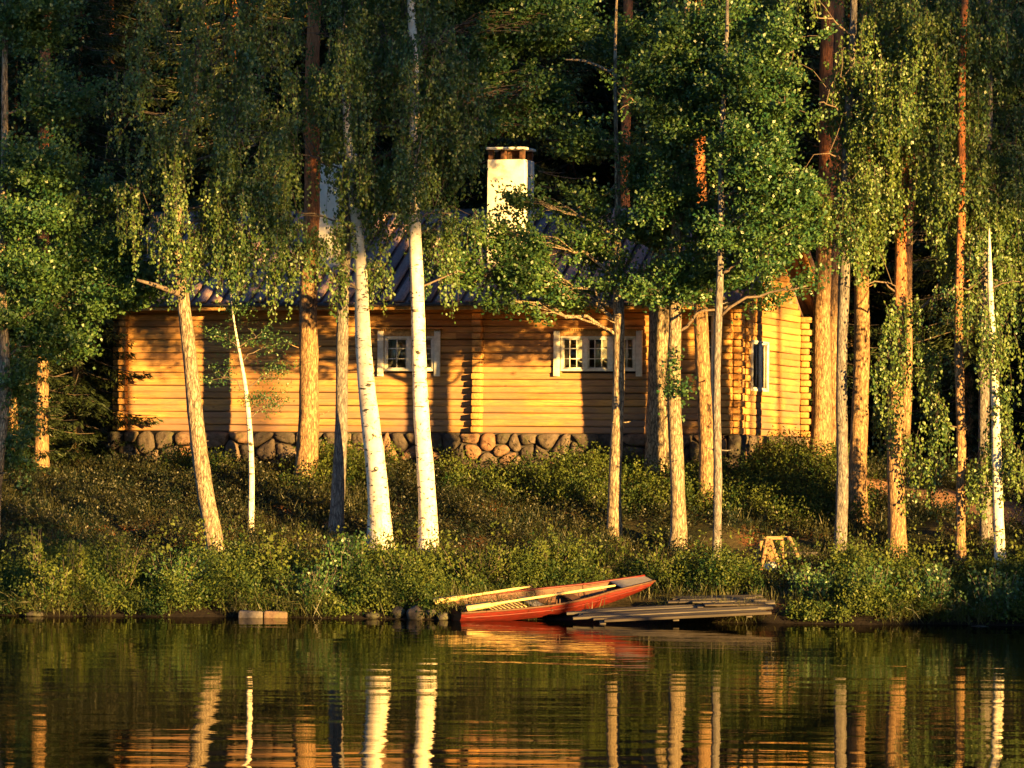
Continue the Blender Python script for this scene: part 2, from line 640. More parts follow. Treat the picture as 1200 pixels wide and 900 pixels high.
def tz(x, y):
    x = np.asarray(x, float)
    y = np.asarray(y, float)
    t = y - shore_y(x)
    # far away the land closes round the lake
    z = np.interp(t, PT[:, 0], PT[:, 1])
    z = z + hill_noise(x, y) * np.clip((t - 1.5) / 4, 0, 1)
    # rise in front of the middle of the cabin
    z = z + 0.42 * np.exp(-((x - 1.2) / 3.4) ** 2 - ((y - 97.5) / 3.0) ** 2)
    z = z + 0.25 * np.exp(-((x - 6.6) / 2.0) ** 2 - ((y - 99) / 4.0) ** 2)
    return z


def ground_hit(px, py, y0=84.0, y1=125.0):
    Y = np.linspace(y0, y1, 1600)
    d = ray(px, py)
    P = CAMP + d[None] * (Y / d[1])[:, None]
    h = P[:, 2] - tz(P[:, 0], P[:, 1])
    i = np.where(h <= 0)[0]
    i = i[0] if len(i) else len(Y) - 1
    return P[i]


xs = np.unique(np.concatenate([np.linspace(-1500, -60, 12), np.linspace(-60, -16, 23), np.linspace(-16, 16, 129), np.linspace(16, 70, 37), np.linspace(70, 1500, 12)]))
ys = np.unique(np.concatenate([np.linspace(-1500, 0, 12), np.linspace(0, 82, 42), np.linspace(82, 104, 111), np.linspace(104, 200, 65), np.linspace(200, 2500, 14)]))
GX, GY = np.meshgrid(xs, ys)
GZ = tz(GX, GY)
nx, ny = len(xs), len(ys)
V = np.stack([GX, GY, GZ], -1).reshape(-1, 3)
ii = (np.arange(ny - 1)[:, None] * nx + np.arange(nx - 1)[None]).ravel()
Q = np.stack([ii, ii + 1, ii + nx + 1, ii + nx], -1)
tag(link_mesh('ground', V, Q, M['ground'], smooth=True), kind='structure')
V = np.array([[-1500, -1500, 0], [1500, -1500, 0], [1500, 90, 0], [-1500, 90, 0]], float)
tag(link_mesh('water', V, [[0, 1, 2, 3]], M['water']), kind='structure')

# earth path coming down on the right
pp = [ground_hit(1260, 628), ground_hit(1180, 604), ground_hit(1110, 590), ground_hit(1050, 578), ground_hit(985, 571)]
pp = np.array([[p[0], p[1]] for p in pp])
tt = np.linspace(0, len(pp) - 1, 60)
cx = np.interp(tt, range(len(pp)), pp[:, 0])
cy = np.interp(tt, range(len(pp)), pp[:, 1])
hw = 1.1 + 0.2 * np.sin(tt * 3)
rows = []
for k in np.linspace(-1, 1, 9):
    X = cx + 0.2 * k
    Y = cy + hw * k
    rows.append(np.stack([X, Y, tz(X, Y) + 0.03], -1))
V = np.stack(rows, 1).reshape(-1, 3)
ii = (np.arange(59)[:, None] * 9 + np.arange(8)[None]).ravel()
tag(link_mesh('path', V, np.stack([ii, ii + 9, ii + 10, ii + 1], -1), M['path'], smooth=True), kind='structure')


def on_path(x, y):
    yy = np.interp(x, np.sort(cx), cy[np.argsort(cx)])
    return (x > cx.min()) & (np.abs(y - yy) < 1.0)


# ------------------------------------------------------------------ the log cabin
TH = math.radians(17)
CORN = at(857, 509, 97.0)
LEN, DEP = 14.9, 6.9
UX = np.array([math.cos(TH), -math.sin(TH), 0])      # local x: along the front towards the right
UY = np.array([math.sin(TH), math.cos(TH), 0])       # local y: into the house
ORG = np.array([CORN[0], CORN[1], 2.4])
WB = CORN[2] - ORG[2]                                # wall base in local z
house = empty('log_cabin', ORG, -TH, label='long low log cabin on a fieldstone base with board roof and white chimneys', cat='cabin')


def wall_pt(px, py):
    d = ray(px, py)
    n = UY
    t = np.dot(CORN - CAMP, n) / np.dot(d, n)
    p = CAMP + d * t - ORG
    return np.dot(p, UX), p[2]


def gable_pt(px, py):
    d = ray(px, py)
    t = np.dot(CORN - CAMP, UX) / np.dot(d, UX)
    p = CAMP + d * t - ORG
    return np.dot(p, UY), p[2]


WT = wall_pt(600, 359)[1]
NC = 19
CH = (WT - WB) / NC
print('house', CORN, WB, WT, 'left base', wall_pt(145, 509), 'gable far', gable_pt(938, 520))


def log_course(mb, a, b, z, h, out=0.0, thick=0.16, var=0.5, flip=1, axis=0, off=0.0, s0=-1):
    """one hewn log lying along an axis; the face bulges towards s0"""
    n = max(2, int((b - a) / 0.45) + 1)
    X = np.linspace(a, b, n)
    k = 7
    ang = np.linspace(0, 1, k)
    prof_z = z + 0.006 + (h - 0.012) * ang
    bul = 0.016 * (1 - (2 * ang - 1) ** 6) + out
    wob = 0.006 * np.sin(X * 1.7 + z * 9) + 0.004 * rng.standard_normal(n)
    zw = 0.006 * np.sin(X * 0.9 + z * 23)
    V = []
    for i in range(n):
        for j in range(k):
            V.append((X[i], off + s0 * (bul[j] + wob[i]), prof_z[j] + zw[i]))
        V.append((X[i], off - s0 * thick, z + h))
        V.append((X[i], off - s0 * thick, z))
    V = np.array(V)
    if axis == 1:
        V = V[:, [1, 0, 2]]
    kk = k + 2
    Q = []
    for i in range(n - 1):
        for j in range(kk):
            j2 = (j + 1) % kk
            Q.append([i * kk + j, (i + 1) * kk + j, (i + 1) * kk + j2, i * kk + j2])
    mb.add(V, Q, var)
    for i in (0, n - 1):
        for j in range(1, kk - 1):
            mb.add(V[[i * kk, i * kk + j, i * kk + j + 1]], [[0, 1, 2]], var)


def log_wall(name, a, b, openings, axis, off, s0, z0=None, nc=NC, tri=False):
    mb = MB()
    z0 = WB if z0 is None else z0
    for c in range(nc):
        z = z0 + c * CH
        aa, bb = a, b
        if tri:
            f = (z + CH * 0.5 - WT) / (RIDGE_Z - WT)
            aa = a + (b - a) * 0.5 * f + 0.05
            bb = b - (b - a) * 0.5 * f - 0.05
            if bb - aa < 0.3:
                break
        segs = [(aa, bb)]
        for (x0, x1, w0, w1) in openings:
            if z + CH * 0.4 < w1 and z + CH * 0.6 > w0:
                ns = []
                for s in segs:
                    if x1 <= s[0] or x0 >= s[1]:
                        ns.append(s)
                        continue
                    if x0 > s[0]:
                        ns.append((s[0], x0))
                    if x1 < s[1]:
                        ns.append((x1, s[1]))
                segs = ns
        out = rng.uniform(-0.008, 0.012)
        for s in segs:
            cut = sorted(rng.uniform(s[0], s[1], 1 if rng.random() < 0.35 and s[1] - s[0] > 3 else 0))
            pts = [s[0], *cut, s[1]]
            for p, q in zip(pts[:-1], pts[1:]):
                log_course(mb, p + 0.003, q - 0.003, z, CH, out + rng.uniform(-.003, .003), 0.14, rng.uniform(0.05, 0.95), axis=axis, off=off, s0=s0)
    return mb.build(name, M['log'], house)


RIDGE_Z = at(600, 248, 100.6)[2] - ORG[2] - 0.05

# window openings on the front (outer sash edges)
lw = (*[wall_pt(455, 0)[0], wall_pt(513, 0)[0]], wall_pt(480, 435)[1], wall_pt(480, 394)[1])
rw = (*[wall_pt(661, 0)[0], wall_pt(749, 0)[0]], wall_pt(700, 435)[1], wall_pt(700, 394)[1])
dw = (*[wall_pt(829, 0)[0], wall_pt(841, 0)[0]], wall_pt(835, 486)[1], wall_pt(835, 366)[1])
log_wall('log_wall', -LEN, 0, [lw, rw, dw], 0, 0.0, -1)
g0, g1 = gable_pt(883, 0)[0], gable_pt(902, 0)[0]
gw = (g0, g1, gable_pt(892, 459)[1], gable_pt(892, 400)[1])
log_wall('log_wall', 0.0, DEP, [gw], 1, 0.0, 1)
log_wall('log_wall', 0.0, DEP, [], 1, -LEN, -1)
log_wall('log_wall', -LEN, 0, [], 0, DEP, 1)
log_wall('gable_wall', 0.0, DEP, [], 1, 0.0, 1, WT, 18, True)
log_wall('gable_wall', 0.0, DEP, [], 1, -LEN, -1, WT, 18, True)
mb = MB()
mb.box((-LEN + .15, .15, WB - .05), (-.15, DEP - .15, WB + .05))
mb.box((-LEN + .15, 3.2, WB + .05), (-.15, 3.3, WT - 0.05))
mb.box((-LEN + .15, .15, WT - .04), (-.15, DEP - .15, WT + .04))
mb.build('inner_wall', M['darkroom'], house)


def end_stack(x0, x1, y0, y1, z0, z1, alt, axis):
    """projecting ends of the logs of a crossing wall, notch gaps between"""
    mb = MB()
    n = int(round((z1 - z0) / CH))
    for c in range(n):
        z = z0 + c * CH
        j = rng.uniform(-.012, .012, 4)
        e = 0.05 if c % 2 else 0.0
        lo = [x0 + j[0], y0 + j[1], z + 0.008]
        hi = [x1 + j[2], y1 + j[3], z + CH - 0.010]
        if axis == 1:
            lo[1] += e * alt
        else:
            hi[0] -= e * alt
        mb.box(lo, hi, 0.022, rng.uniform(0.3, 1))
    return mb.build('log_ends', M['log_end'], house)


xe0, xe1 = wall_pt(560, 0)[0], wall_pt(571, 0)[0]
end_stack(xe0, xe1, -0.27, -0.02, WB, WT, 1, 1)
end_stack(-0.19, 0.02, -0.30, -0.02, WB, WT, 1, 1)
end_stack(-LEN - 0.02, -LEN + 0.17, -0.28, -0.02, WB, WT, 1, 1)
end_stack(0.03, 0.27, 0.0, 0.16, WB, WT, 1, 0)
end_stack(0.03, 0.26, DEP - 0.16, DEP + 0.02, WB, WT, 1, 0)
end_stack(0.03, 0.12, gable_pt(876, 0)[0] - 0.08, gable_pt(876, 0)[0] + 0.1, WB, WT, 1, 0)
end_stack(-LEN - 0.26, -LEN - 0.03, 0.0, 0.17, WB, WT, 0, 0)

# eaves board and gutter pole
mb = MB()
mb.box((-LEN - 0.5, -0.62, WT - 0.10), (0.45, -0.56, WT + 0.03), 0.01, 0.9)
mb.build('eaves_board', M['log_end'], house)
mb = MB()
mb.tube(np.array([(-LEN - 0.5, -0.66, WT + 0.02), (0.5, -0.66, WT + 0.02)]), 0.045, 10, 0.5)
mb.build('gutter', M['greywood'], house, smooth=True)
mb = MB()
mb.box((-LEN - .45, -.56, WT - 0.02), (.42, -.06, WT), 0, .5)
mb.build('soffit', M['log_end'], house)

# roof of lapped boards: the upper boards stand proud and throw stripes of shade
OV = 0.62
slope = (RIDGE_Z - WT) / (DEP / 2)
mb = MB()
mb2 = MB()
for side in (0, 1):
    x = -LEN - 0.55
    i = 0
    while x < 0.5:
        w = rng.uniform(0.15, 0.20)
        top = i % 2 == 1
        lift = 0.095 if top else 0.0
        y0, y1 = -OV - rng.uniform(0, 0.08), DEP / 2 + 0.02
        z0 = WT + 0.02 + slope * (y0 + OV) * 1.0
        zr = RIDGE_Z + 0.12
        dz = (zr - (WT + 0.06)) / (DEP / 2 + OV)
        xa, xb = (x - 0.03, x + w + 0.03) if top else (x, x + w)
        k = 6
        jl = rng.uniform(-.012, .012)
        for s in range(k):
            ya, yb = y0 + (y1 - y0) * s / k, y0 + (y1 - y0) * (s + 1) / k
            za = WT + 0.06 + dz * (ya + OV) + lift + jl
            zb = WT + 0.06 + dz * (yb + OV) + lift + jl
            if side:
                ya, yb = DEP - ya, DEP - yb
            th = 0.05 if top else 0.035
            Vv = np.array([(xa, ya, za - th), (xb, ya, za - th), (xb, ya, za), (xa, ya, za), (xa, yb, zb - th), (xb, yb, zb - th), (xb, yb, zb), (xa, yb, zb)])
            Qs = [[3, 2, 6, 7], [0, 4, 5, 1], [0, 3, 7, 4], [1, 5, 6, 2]]
            if s == 0:
                Qs.append([0, 1, 2, 3])
            mb.add(Vv, Qs, rng.uniform(0, 1) if s == 0 else mb.var[-1][0])
        x += w
        i += 1
roof = mb.build('roof', M['roofboard'], house)
mb = MB()
zr = RIDGE_Z + 0.2
for sy in (-1, 1):
    mb.box((-LEN - .6, -0.01, -.02), (0.55, 0.2, .02), 0, .5, fn=lambda v, s=sy: np.stack([v[:, 0], DEP / 2 + s * v[:, 1], zr + v[:, 2] - v[:, 1] * 0.6], -1))
mb.build('ridge_board', M['greywood'], roof)
# barge boards
for x in (0.50, -LEN - 0.58):
    for s in (0, 1):
        mb = MB()
        ya, yb = -OV, DEP / 2
        za, zb = WT + 0.02, RIDGE_Z + 0.14
        if s:
            ya, yb = DEP + OV, DEP / 2
        Vv = np.array([(x, ya, za - .14), (x + .03, ya, za - .14), (x + .03, ya, za + .06), (x, ya, za + .06), (x, yb, zb - .14), (x + .03, yb, zb - .14), (x + .03, yb, zb + .06), (x, yb, zb + .06)])
        mb.add(Vv, [[3, 2, 6, 7], [0, 4, 5, 1], [0, 3, 7, 4], [1, 5, 6, 2], [0, 1, 2, 3], [4, 7, 6, 5]], 0.8)
        mb.build('barge_board', M['log_end'], house)


# chimneys
def chimney(px0, px1, ptop, pcap, Y, depth=0.9, yc=1.55):
    def hit(px, py):
        d = ray(px, py)
        q = ORG + UY * (yc - depth / 2)
        p = CAMP + d * (np.dot(q - CAMP, UY) / np.dot(d, UY)) - ORG
        return np.dot(p, UX), p[2]
    xa, zt = hit(px0, ptop)
    xb, zc = hit(px1, pcap)
    mb = MB()
    mb.box((xa, yc - depth / 2, WT + 0.1), (xb, yc + depth / 2, zt), 0.02)
    ch = mb.build('chimney', M['plaster'], roof)
    th = 0.06
    core = MB()
    core.box((xa + .2, yc - depth / 2 + .2, zt - .05), (xb - .2, yc + depth / 2 - .2, zc - th - .01), 0.02)
    core.build('flue', M['soot'], ch)
    for fx in (0.07, 0.40, 0.90):
        for fy in (-depth / 2 + 0.08, depth / 2 - 0.08):
            x = xa + (xb - xa) * fx
            mb = MB()
            mb.box((x - 0.05, yc + fy - 0.06, zt), (x + 0.07, yc + fy + 0.06, zc - th), 0.01)
            mb.build('flue_pillar', M['soot'], ch)
    mb = MB()
    mb.box((xa - 0.03, yc - depth / 2 - 0.03, zc - th), (xb + 0.03, yc + depth / 2 + 0.03, zc), 0.015)
    mb.build('chimney_cap', M['plaster'], ch)
    return ch


tag(chimney(571, 615, 187, 172, 98.9, 0.8, 1.35), label='tall white plastered chimney at mid roof')
tag(chimney(373, 406, 192, 178, 100.5, 0.7, 1.25), label='second white chimney half hidden by birch leaves')


# windows
def window(x0, x1, z0, z1, sashes, cols, rows, axis=0, casing=True, label=None, cornice=True):
    def T(v):
        return v if axis == 0 else np.stack([-v[:, 1], v[:, 0], v[:, 2]], -1)
    fr = MB()
    t = 0.05
    fr.box((x0, -0.055, z1 - t), (x1, 0.05, z1), 0.005, fn=T)
    fr.box((x0, -0.055, z0), (x1, 0.05, z0 + t), 0.005, fn=T)
    fr.box((x0, -0.052, z0 + t), (x0 + t, 0.05, z1 - t), 0.005, fn=T)
    fr.box((x1 - t, -0.052, z0 + t), (x1, 0.05, z1 - t), 0.005, fn=T)
    w = (x1 - x0)
    sx = [x0 + w * k / sashes for k in range(sashes + 1)]
    for s in sx[1:-1]:
        fr.box((s - 0.055, -0.07, z0 + t), (s + 0.055, 0.05, z1 - t), 0.005, fn=T)
    f = fr.build('window', M['white'], house)
    if label:
        f['label'] = label
    for k in range(sashes):
        a = sx[k] + (t if k == 0 else 0.055)
        b = sx[k + 1] - (t if k == sashes - 1 else 0.055)
        mb = MB()
        q = 0.032
        mb.box((a, -0.035, z0 + t), (b, 0.0, z0 + t + q), 0, fn=T)
        mb.box((a, -0.035, z1 - t - q), (b, 0.0, z1 - t), 0, fn=T)
        mb.box((a, -0.032, z0 + t + q), (a + q, 0.0, z1 - t - q), 0, fn=T)
        mb.box((b - q, -0.032, z0 + t + q), (b, 0.0, z1 - t - q), 0, fn=T)
        for c in range(1, cols):
            xc = a + (b - a) * c / cols
            mb.box((xc - 0.011, -0.028, z0 + t + q), (xc + 0.011, -0.006, z1 - t - q), 0, fn=T)
        for r in range(1, rows):
            zc = z0 + t + (z1 - z0 - 2 * t) * r / rows
            mb.box((a + q, -0.026, zc - 0.011), (b - q, -0.008, zc + 0.011), 0, fn=T)
        mb.build('sash', M['white'], f)
        mb = MB()
        mb.box((a + 0.01, -0.016, z0 + t + 0.01), (b - 0.01, -0.012, z1 - t - 0.01), 0, fn=T)
        mb.build('pane', M['glass'], f)
    if casing:
        mb = MB()
        cw = 0.15
        lo = z0 - 0.12
        hi = z1 + 0.13
        mb.box((x0 - cw - .01, -0.085, lo), (x0 - .012, -0.045, hi), 0.006, fn=T)
        mb.build('casing', M['white'], f)
        mb = MB()
        mb.box((x1 + .012, -0.085, lo), (x1 + cw + .01, -0.045, hi), 0.006, fn=T)
        mb.build('casing', M['white'], f)
    if cornice:
        mb = MB()
        mb.box((x0 - .01, -0.075, z1 + .002), (x1 + .01, -0.045, z1 + 0.15), 0.004, fn=T)
        mb.box((x0 - 0.2, -0.16, z1 + 0.16), (x1 + 0.2, -0.03, z1 + 0.185), 0.004, fn=T)
        n = int((x1 - x0 + .3) / 0.055)
        for i in range(n):
            x = x0 - .15 + (x1 - x0 + .3) * (i + .5) / n
            mb.box((x - 0.016, -0.125, z1 + 0.118), (x + 0.016, -0.105, z1 + 0.158), 0.005, fn=T)
        mb.build('scalloped_cornice', M['cornice'], f)
    return f


wl = window(*lw, 2, 2, 3, label='two sash window with a white curtain drawn aside')
wr = window(*rw, 3, 3, 3, label='three sash window with white side boards')
window(*dw, 1, 1, 6, casing=False, label='tall narrow pane window', cornice=False)
window(*gw, 2, 1, 1, axis=1, label='tall window of the sunlit gable', cornice=False, casing=False)


def curtain(par, x0, x1, z0, z1, swag):
    n, k = 24, 12
    V = []
    for j in range(k + 1):
        f = j / k
        xe = x1 + (x0 + 0.18 - x1) * (abs(f) ** 1.3 if swag else 0)
        for i in range(n + 1):
            u = i / n
            V.append((x0 + (xe - x0) * u, 0.045 + 0.015 * math.sin(u * 26), z1 + (z0 - z1) * f))
    ii = (np.arange(k)[:, None] * (n + 1) + np.arange(n)[None]).ravel()
    link_mesh('curtain', V, np.stack([ii, ii + 1, ii + n + 2, ii + n + 1], -1), M['curtain'], par, smooth=True)


w_ = lw[1] - lw[0]
curtain(wl, lw[0] + .04, lw[0] + w_ * 0.36, lw[2] + .04, lw[3] - .04, True)
w_ = rw[1] - rw[0]
curtain(wr, rw[0] + w_ * .44, rw[0] + w_ * 0.53, rw[2] + .04, rw[3] - .12, False)
curtain(wr, rw[0] + w_ * .57, rw[0] + w_ * 0.66, rw[2] + .04, rw[3] - .14, False)
curtain(wr, rw[0] + w_ * .70, rw[0] + w_ * 0.97, rw[2] + .04, rw[3] - .14, False)


# fieldstone foundation : clipped voronoi cells, each swelled into a stone
def clip_poly(poly, n, d):
    out = []
    for i in range(len(poly)):
        p, q = poly[i], poly[(i + 1) % len(poly)]
        sp, sq = np.dot(p, n) - d, np.dot(q, n) - d
        if sp <= 0:
            out.append(p)
        if sp * sq < 0:
            out.append(p + (q - p) * sp / (sp - sq))
    return out


def stone_wall(name, a, b, z0, z1, axis, off, s0, cell=0.36, parent=house):
    mb = MB()
    cell *= 0.85
    nx_, nz_ = int((b - a) / cell), max(2, int((z1 - z0) / cell))
    pts = np.array([[a + (i + .5 + rng.uniform(-.42, .42)) * (b - a) / nx_, z0 + (j + .5 + rng.uniform(-.36, .36)) * (z1 - z0) / nz_]
                    for i in range(nx_) for j in range(nz_)])
    pts = pts[rng.random(len(pts)) > 0.34]
    for p in pts:
        poly = [np.array(v, float) for v in ((a, z0), (b, z0), (b, z1), (a, z1))]
        dd = np.linalg.norm(pts - p, axis=1)
        for qi in np.argsort(dd)[1:16]:
            q = pts[qi]
            nn = (q - p) / dd[qi]
            poly = clip_poly(poly, nn, np.dot((p + q) / 2, nn) - 0.012)
            if len(poly) < 3:
                break
        if len(poly) < 3:
            continue
        poly = np.array(poly)
        c = poly.mean(0)
        # round the outline
        R = []
        m = len(poly)
        for i in range(m):
            p0, p1, p2 = poly[i - 1], poly[i], poly[(i + 1) % m]
            R += [p1 * .72 + p0 * .28, p1 * .9 + p0 * .05 + p2 * .05 - (p1 - c) * .08, p1 * .72 + p2 * .28]
        R = np.array(R)
        m = len(R)
        bul = rng.uniform(0.07, 0.20)
        tilt = rng.uniform(-.25, .25, 2)
        rings = []
        for f, h in ((1.0, -0.10), (0.99, 0.1), (0.95, 0.55), (0.86, 0.85), (0.5, 0.98), (0.2, 1.0)):
            P2 = c + (R - c) * f
            hh = h * bul + (P2 - c) @ tilt * 0.5 + rng.normal(0, 0.012, m) * (h > 0)
            rings.append(np.stack([P2[:, 0], off + s0 * hh, P2[:, 1]], -1))
        V = np.concatenate(rings + [np.array([[c[0], off + s0 * bul, c[1]]])])
        if axis:
            V = V[:, [1, 0, 2]]
        Qs = []
        for r in range(len(rings) - 1):
            for j in range(m):
                Qs.append([r * m + j, r * m + (j + 1) % m, (r + 1) * m + (j + 1) % m, (r + 1) * m + j])
        mb.add(V, Qs, 0.5)
        vv = rng.random()
        mb.var[-1][:] = vv
        last = (len(rings) - 1) * m
        mb.add(V[last:], [[j, (j + 1) % m, m] for j in range(m)], vv)
    lo = [a, off, z0]
    hi = [b, off + 0.25 * (-s0), z1]
    lo2, hi2 = np.minimum(lo, hi), np.maximum(lo, hi)
    mb.box(lo2, hi2, 0, 0.0, fn=(lambda v: v[:, [1, 0, 2]]) if axis else None)
    return mb.build(name, M['stone'], parent, smooth=True)


stone_wall('stone_foundation', -LEN - 0.35, 0.28, -0.5, WB - 0.004, 0, 0.0, -1)
stone_wall('stone_foundation', 0.03, DEP + 0.2, -0.5, WB - 0.004, 1, 0.12, 1, 0.42)
mb = MB()
mb.box((-LEN - .2, 0.26, -.5), (-.3, DEP + .1, WB - .05))
mb.build('foundation_core', M['stone'], house)


# ------------------------------------------------------------------ trees
def poly_path(pts, step=0.3):
    pts = np.asarray(pts, float)
    seg = np.linalg.norm(np.diff(pts, axis=0), axis=1)
    s = np.concatenate([[0], np.cumsum(seg)])
    n = max(3, int(s[-1] / step))
    t = np.linspace(0, s[-1], n)
    P = np.stack([np.interp(t, s, pts[:, k]) for k in range(3)], -1)
    # smooth corners
    for _ in range(6):
        P[1:-1] = 0.25 * P[:-2] + 0.5 * P[1:-1] + 0.25 * P[2:]
    return P, t


def trunk_mesh(pts, radii, name, mat, root, org, sides=14, rough=0.035, wob=0.015):
    P, t = poly_path(pts)
    L = t[-1]
    seg = np.linalg.norm(np.diff(np.asarray(pts), axis=0), axis=1)
    s = np.concatenate([[0], np.cumsum(seg)])
    Rr = np.interp(t, s, radii)
    Rr = Rr * (1 + 0.8 * np.exp(-t / 0.28))
    P = P + np.stack([np.sin(t * 1.3 + pts[0][0] * 7) * wob, np.cos(t * 1.7) * wob, 0 * t], -1)
    mb = MB()
    mb.tube(P - org, Rr, sides, 0.5, rough)
    if mat in (M['pine'], M['aspen'], M['greybark']) and Rr.mean() > 0.05:
        for q in range(rng.integers(5, 11)):       # dead branch stubs
            i = rng.integers(int(len(P) * 0.12), int(len(P) * 0.8))
            a = rng.uniform(0, 6.28)
            d = np.array([math.cos(a), math.sin(a), rng.uniform(-.2, .3)])
            l_ = Rr[i] + rng.uniform(0.05, 0.42) ** 1.3
            mb.tube([P[i] - org, P[i] - org + d * l_ * .6, P[i] - org + d * l_ + (0, 0, .03)], [.022, .014, .006], 5)
    mb.build(name, mat, root, smooth=True)
    return P, Rr, t


def spray_alder(lv, c, out, n, r, size=0.075, cvar=0.5):
    """a flattened leafy spray"""
    out = unit(out + np.array([0, 0, 0.25]))
    u = unit(np.cross(out, [0.1, 0.2, 1.0]))
    w = np.cross(u, out)
    a = rng.normal(0, 1, (n, 3)) * np.array([0.75, 0.5, 0.22]) * r
    P = c + a[:, :1] * out + a[:, 1:2] * u + a[:, 2:] * w
    D = unit(out * 0.5 + rdir(n) * 0.8 + np.array([0, 0, 0.15]))
    N = unit(np.array([0, 0, 0.8]) + rdir(n) * 0.9)
    L = size * rng.uniform(0.7, 1.25, n)
    lv.add(P, D, N, L, L * 0.72, np.clip(rng.normal(cvar, 0.25, n), 0, 1))


def strand(lv, tw, p, length, size=0.055, cvar=0.5, dens=34, tube=True):
    k = 7
    t = np.linspace(0, 1, k)
    dx, dy = rng.normal(0, 0.10, 2) * length
    Pp = p + np.stack([dx * np.sin(t * 1.8), dy * np.sin(t * 1.8), -t * length + 0.10 * np.sin(t * 3.1)], -1)
    if tube:
        tw.tube(Pp, np.linspace(0.006, 0.002, k), 3, caps=False)
    n = int(dens * length)
    tt = rng.uniform(0.02, 1, n) ** 0.85
    P = np.stack([np.interp(tt, t, Pp[:, q]) for q in range(3)], -1) + rng.normal(0, 0.035, (n, 3))
    D = unit(rdir(n) * 0.55 + np.array([0, 0, -0.9]))
    N = rdir(n)
    L = size * rng.uniform(0.7, 1.3, n)
    lv.add(P, D, N, L, L * 0.75, np.clip(rng.normal(cvar, 0.22, n), 0, 1))


def sag_path(a, b, n=6, lift=0.15):
    t = np.linspace(0, 1, n)[:, None]
    P = a + (b - a) * t
    d = np.linalg.norm(b - a)
    P = P + np.array([0, 0, 1]) * (lift * d * np.sin(t * np.pi))
    P[1:-1] += rng.normal(0, 0.03 * d, (n - 2, 3))
    return P


CX0, CX1 = wall_pt(555, 0)[0], wall_pt(640, 0)[0]


def open_to_sun(b):
    """clumps left out so that the low sun reaches the chimney, the windows and the gable as it does there"""
    q = np.asarray(b) - ORG
    sv = np.array(SUN)
    dn = np.dot(sv, -UY)
    t = np.dot(q, -UY) / dn
    if t > 0.4:
        h = q - sv * t
        x, z = np.dot(h, UX), h[2]
        if -1.0 < x - CH_X < 2.2 and WT + 1.0 < z < RIDGE_Z + 2.6:
            return rng.random() < 0.93
        if -0.8 < x - CH_X2 < 0.9 and WT + 0.8 < z < RIDGE_Z + 2.4:
            return rng.random() < 0.6
        if -13 < x < 0.2 and WB < z < WT + 0.3:
            return rng.random() < (0.5 if z < WT - 1.2 else 0.6)
    bw = np.asarray(b)
    for (xk, yk, z0, z1) in LIT:
        t = (bw[1] - yk) / sv[1]
        if t > 0.5:
            h = bw - sv * t
            if abs(h[0] - xk) < 0.40 and z0 < h[2] < z1:
                return rng.random() < 0.9
    dg = np.dot(sv, UX)
    t = np.dot(q, UX) / dg
    if t > 0.4:
        h = q - sv * t
        y, z = np.dot(h, UY), h[2]
        if 0 < y < DEP and WB < z < WT - 0.3:
            return rng.random() < 0.6
    return False


LIT = []
for (px, py, z0, z1) in ((961, 581, 3, 8.0), (1006, 606, 2.6, 7.0), (1050, 656, 1, 5), (770, 567, 3.0, 5.5), (829, 595, 3, 6.2), (359, 572, 3.5, 6.0), (259, 665, 0.8, 4.6), (1173, 668, 1, 4), (794, 645, 1, 5)):
    g_ = ground_hit(px, py)
    if px == 961:
        g_ = at(px, py, 97.6)
    LIT.append((g_[0], g_[1], z0, z1))
g_ = at(85, 470, 101.5)
LIT.append((g_[0], g_[1], 2.5, 6.5))
CH_X = wall_pt(597, 0)[0]
CH_X2 = wall_pt(390, 0)[0]


def near_trunk(P, c, rise):
    """trunk point a limb reaching c should leave from"""
    d = np.linalg.norm(P[:, :2] - c[:2], axis=1)
    tgt = c[2] - rise * d
    i = int(np.argmin(np.abs(P[:, 2] - tgt)))
    return i


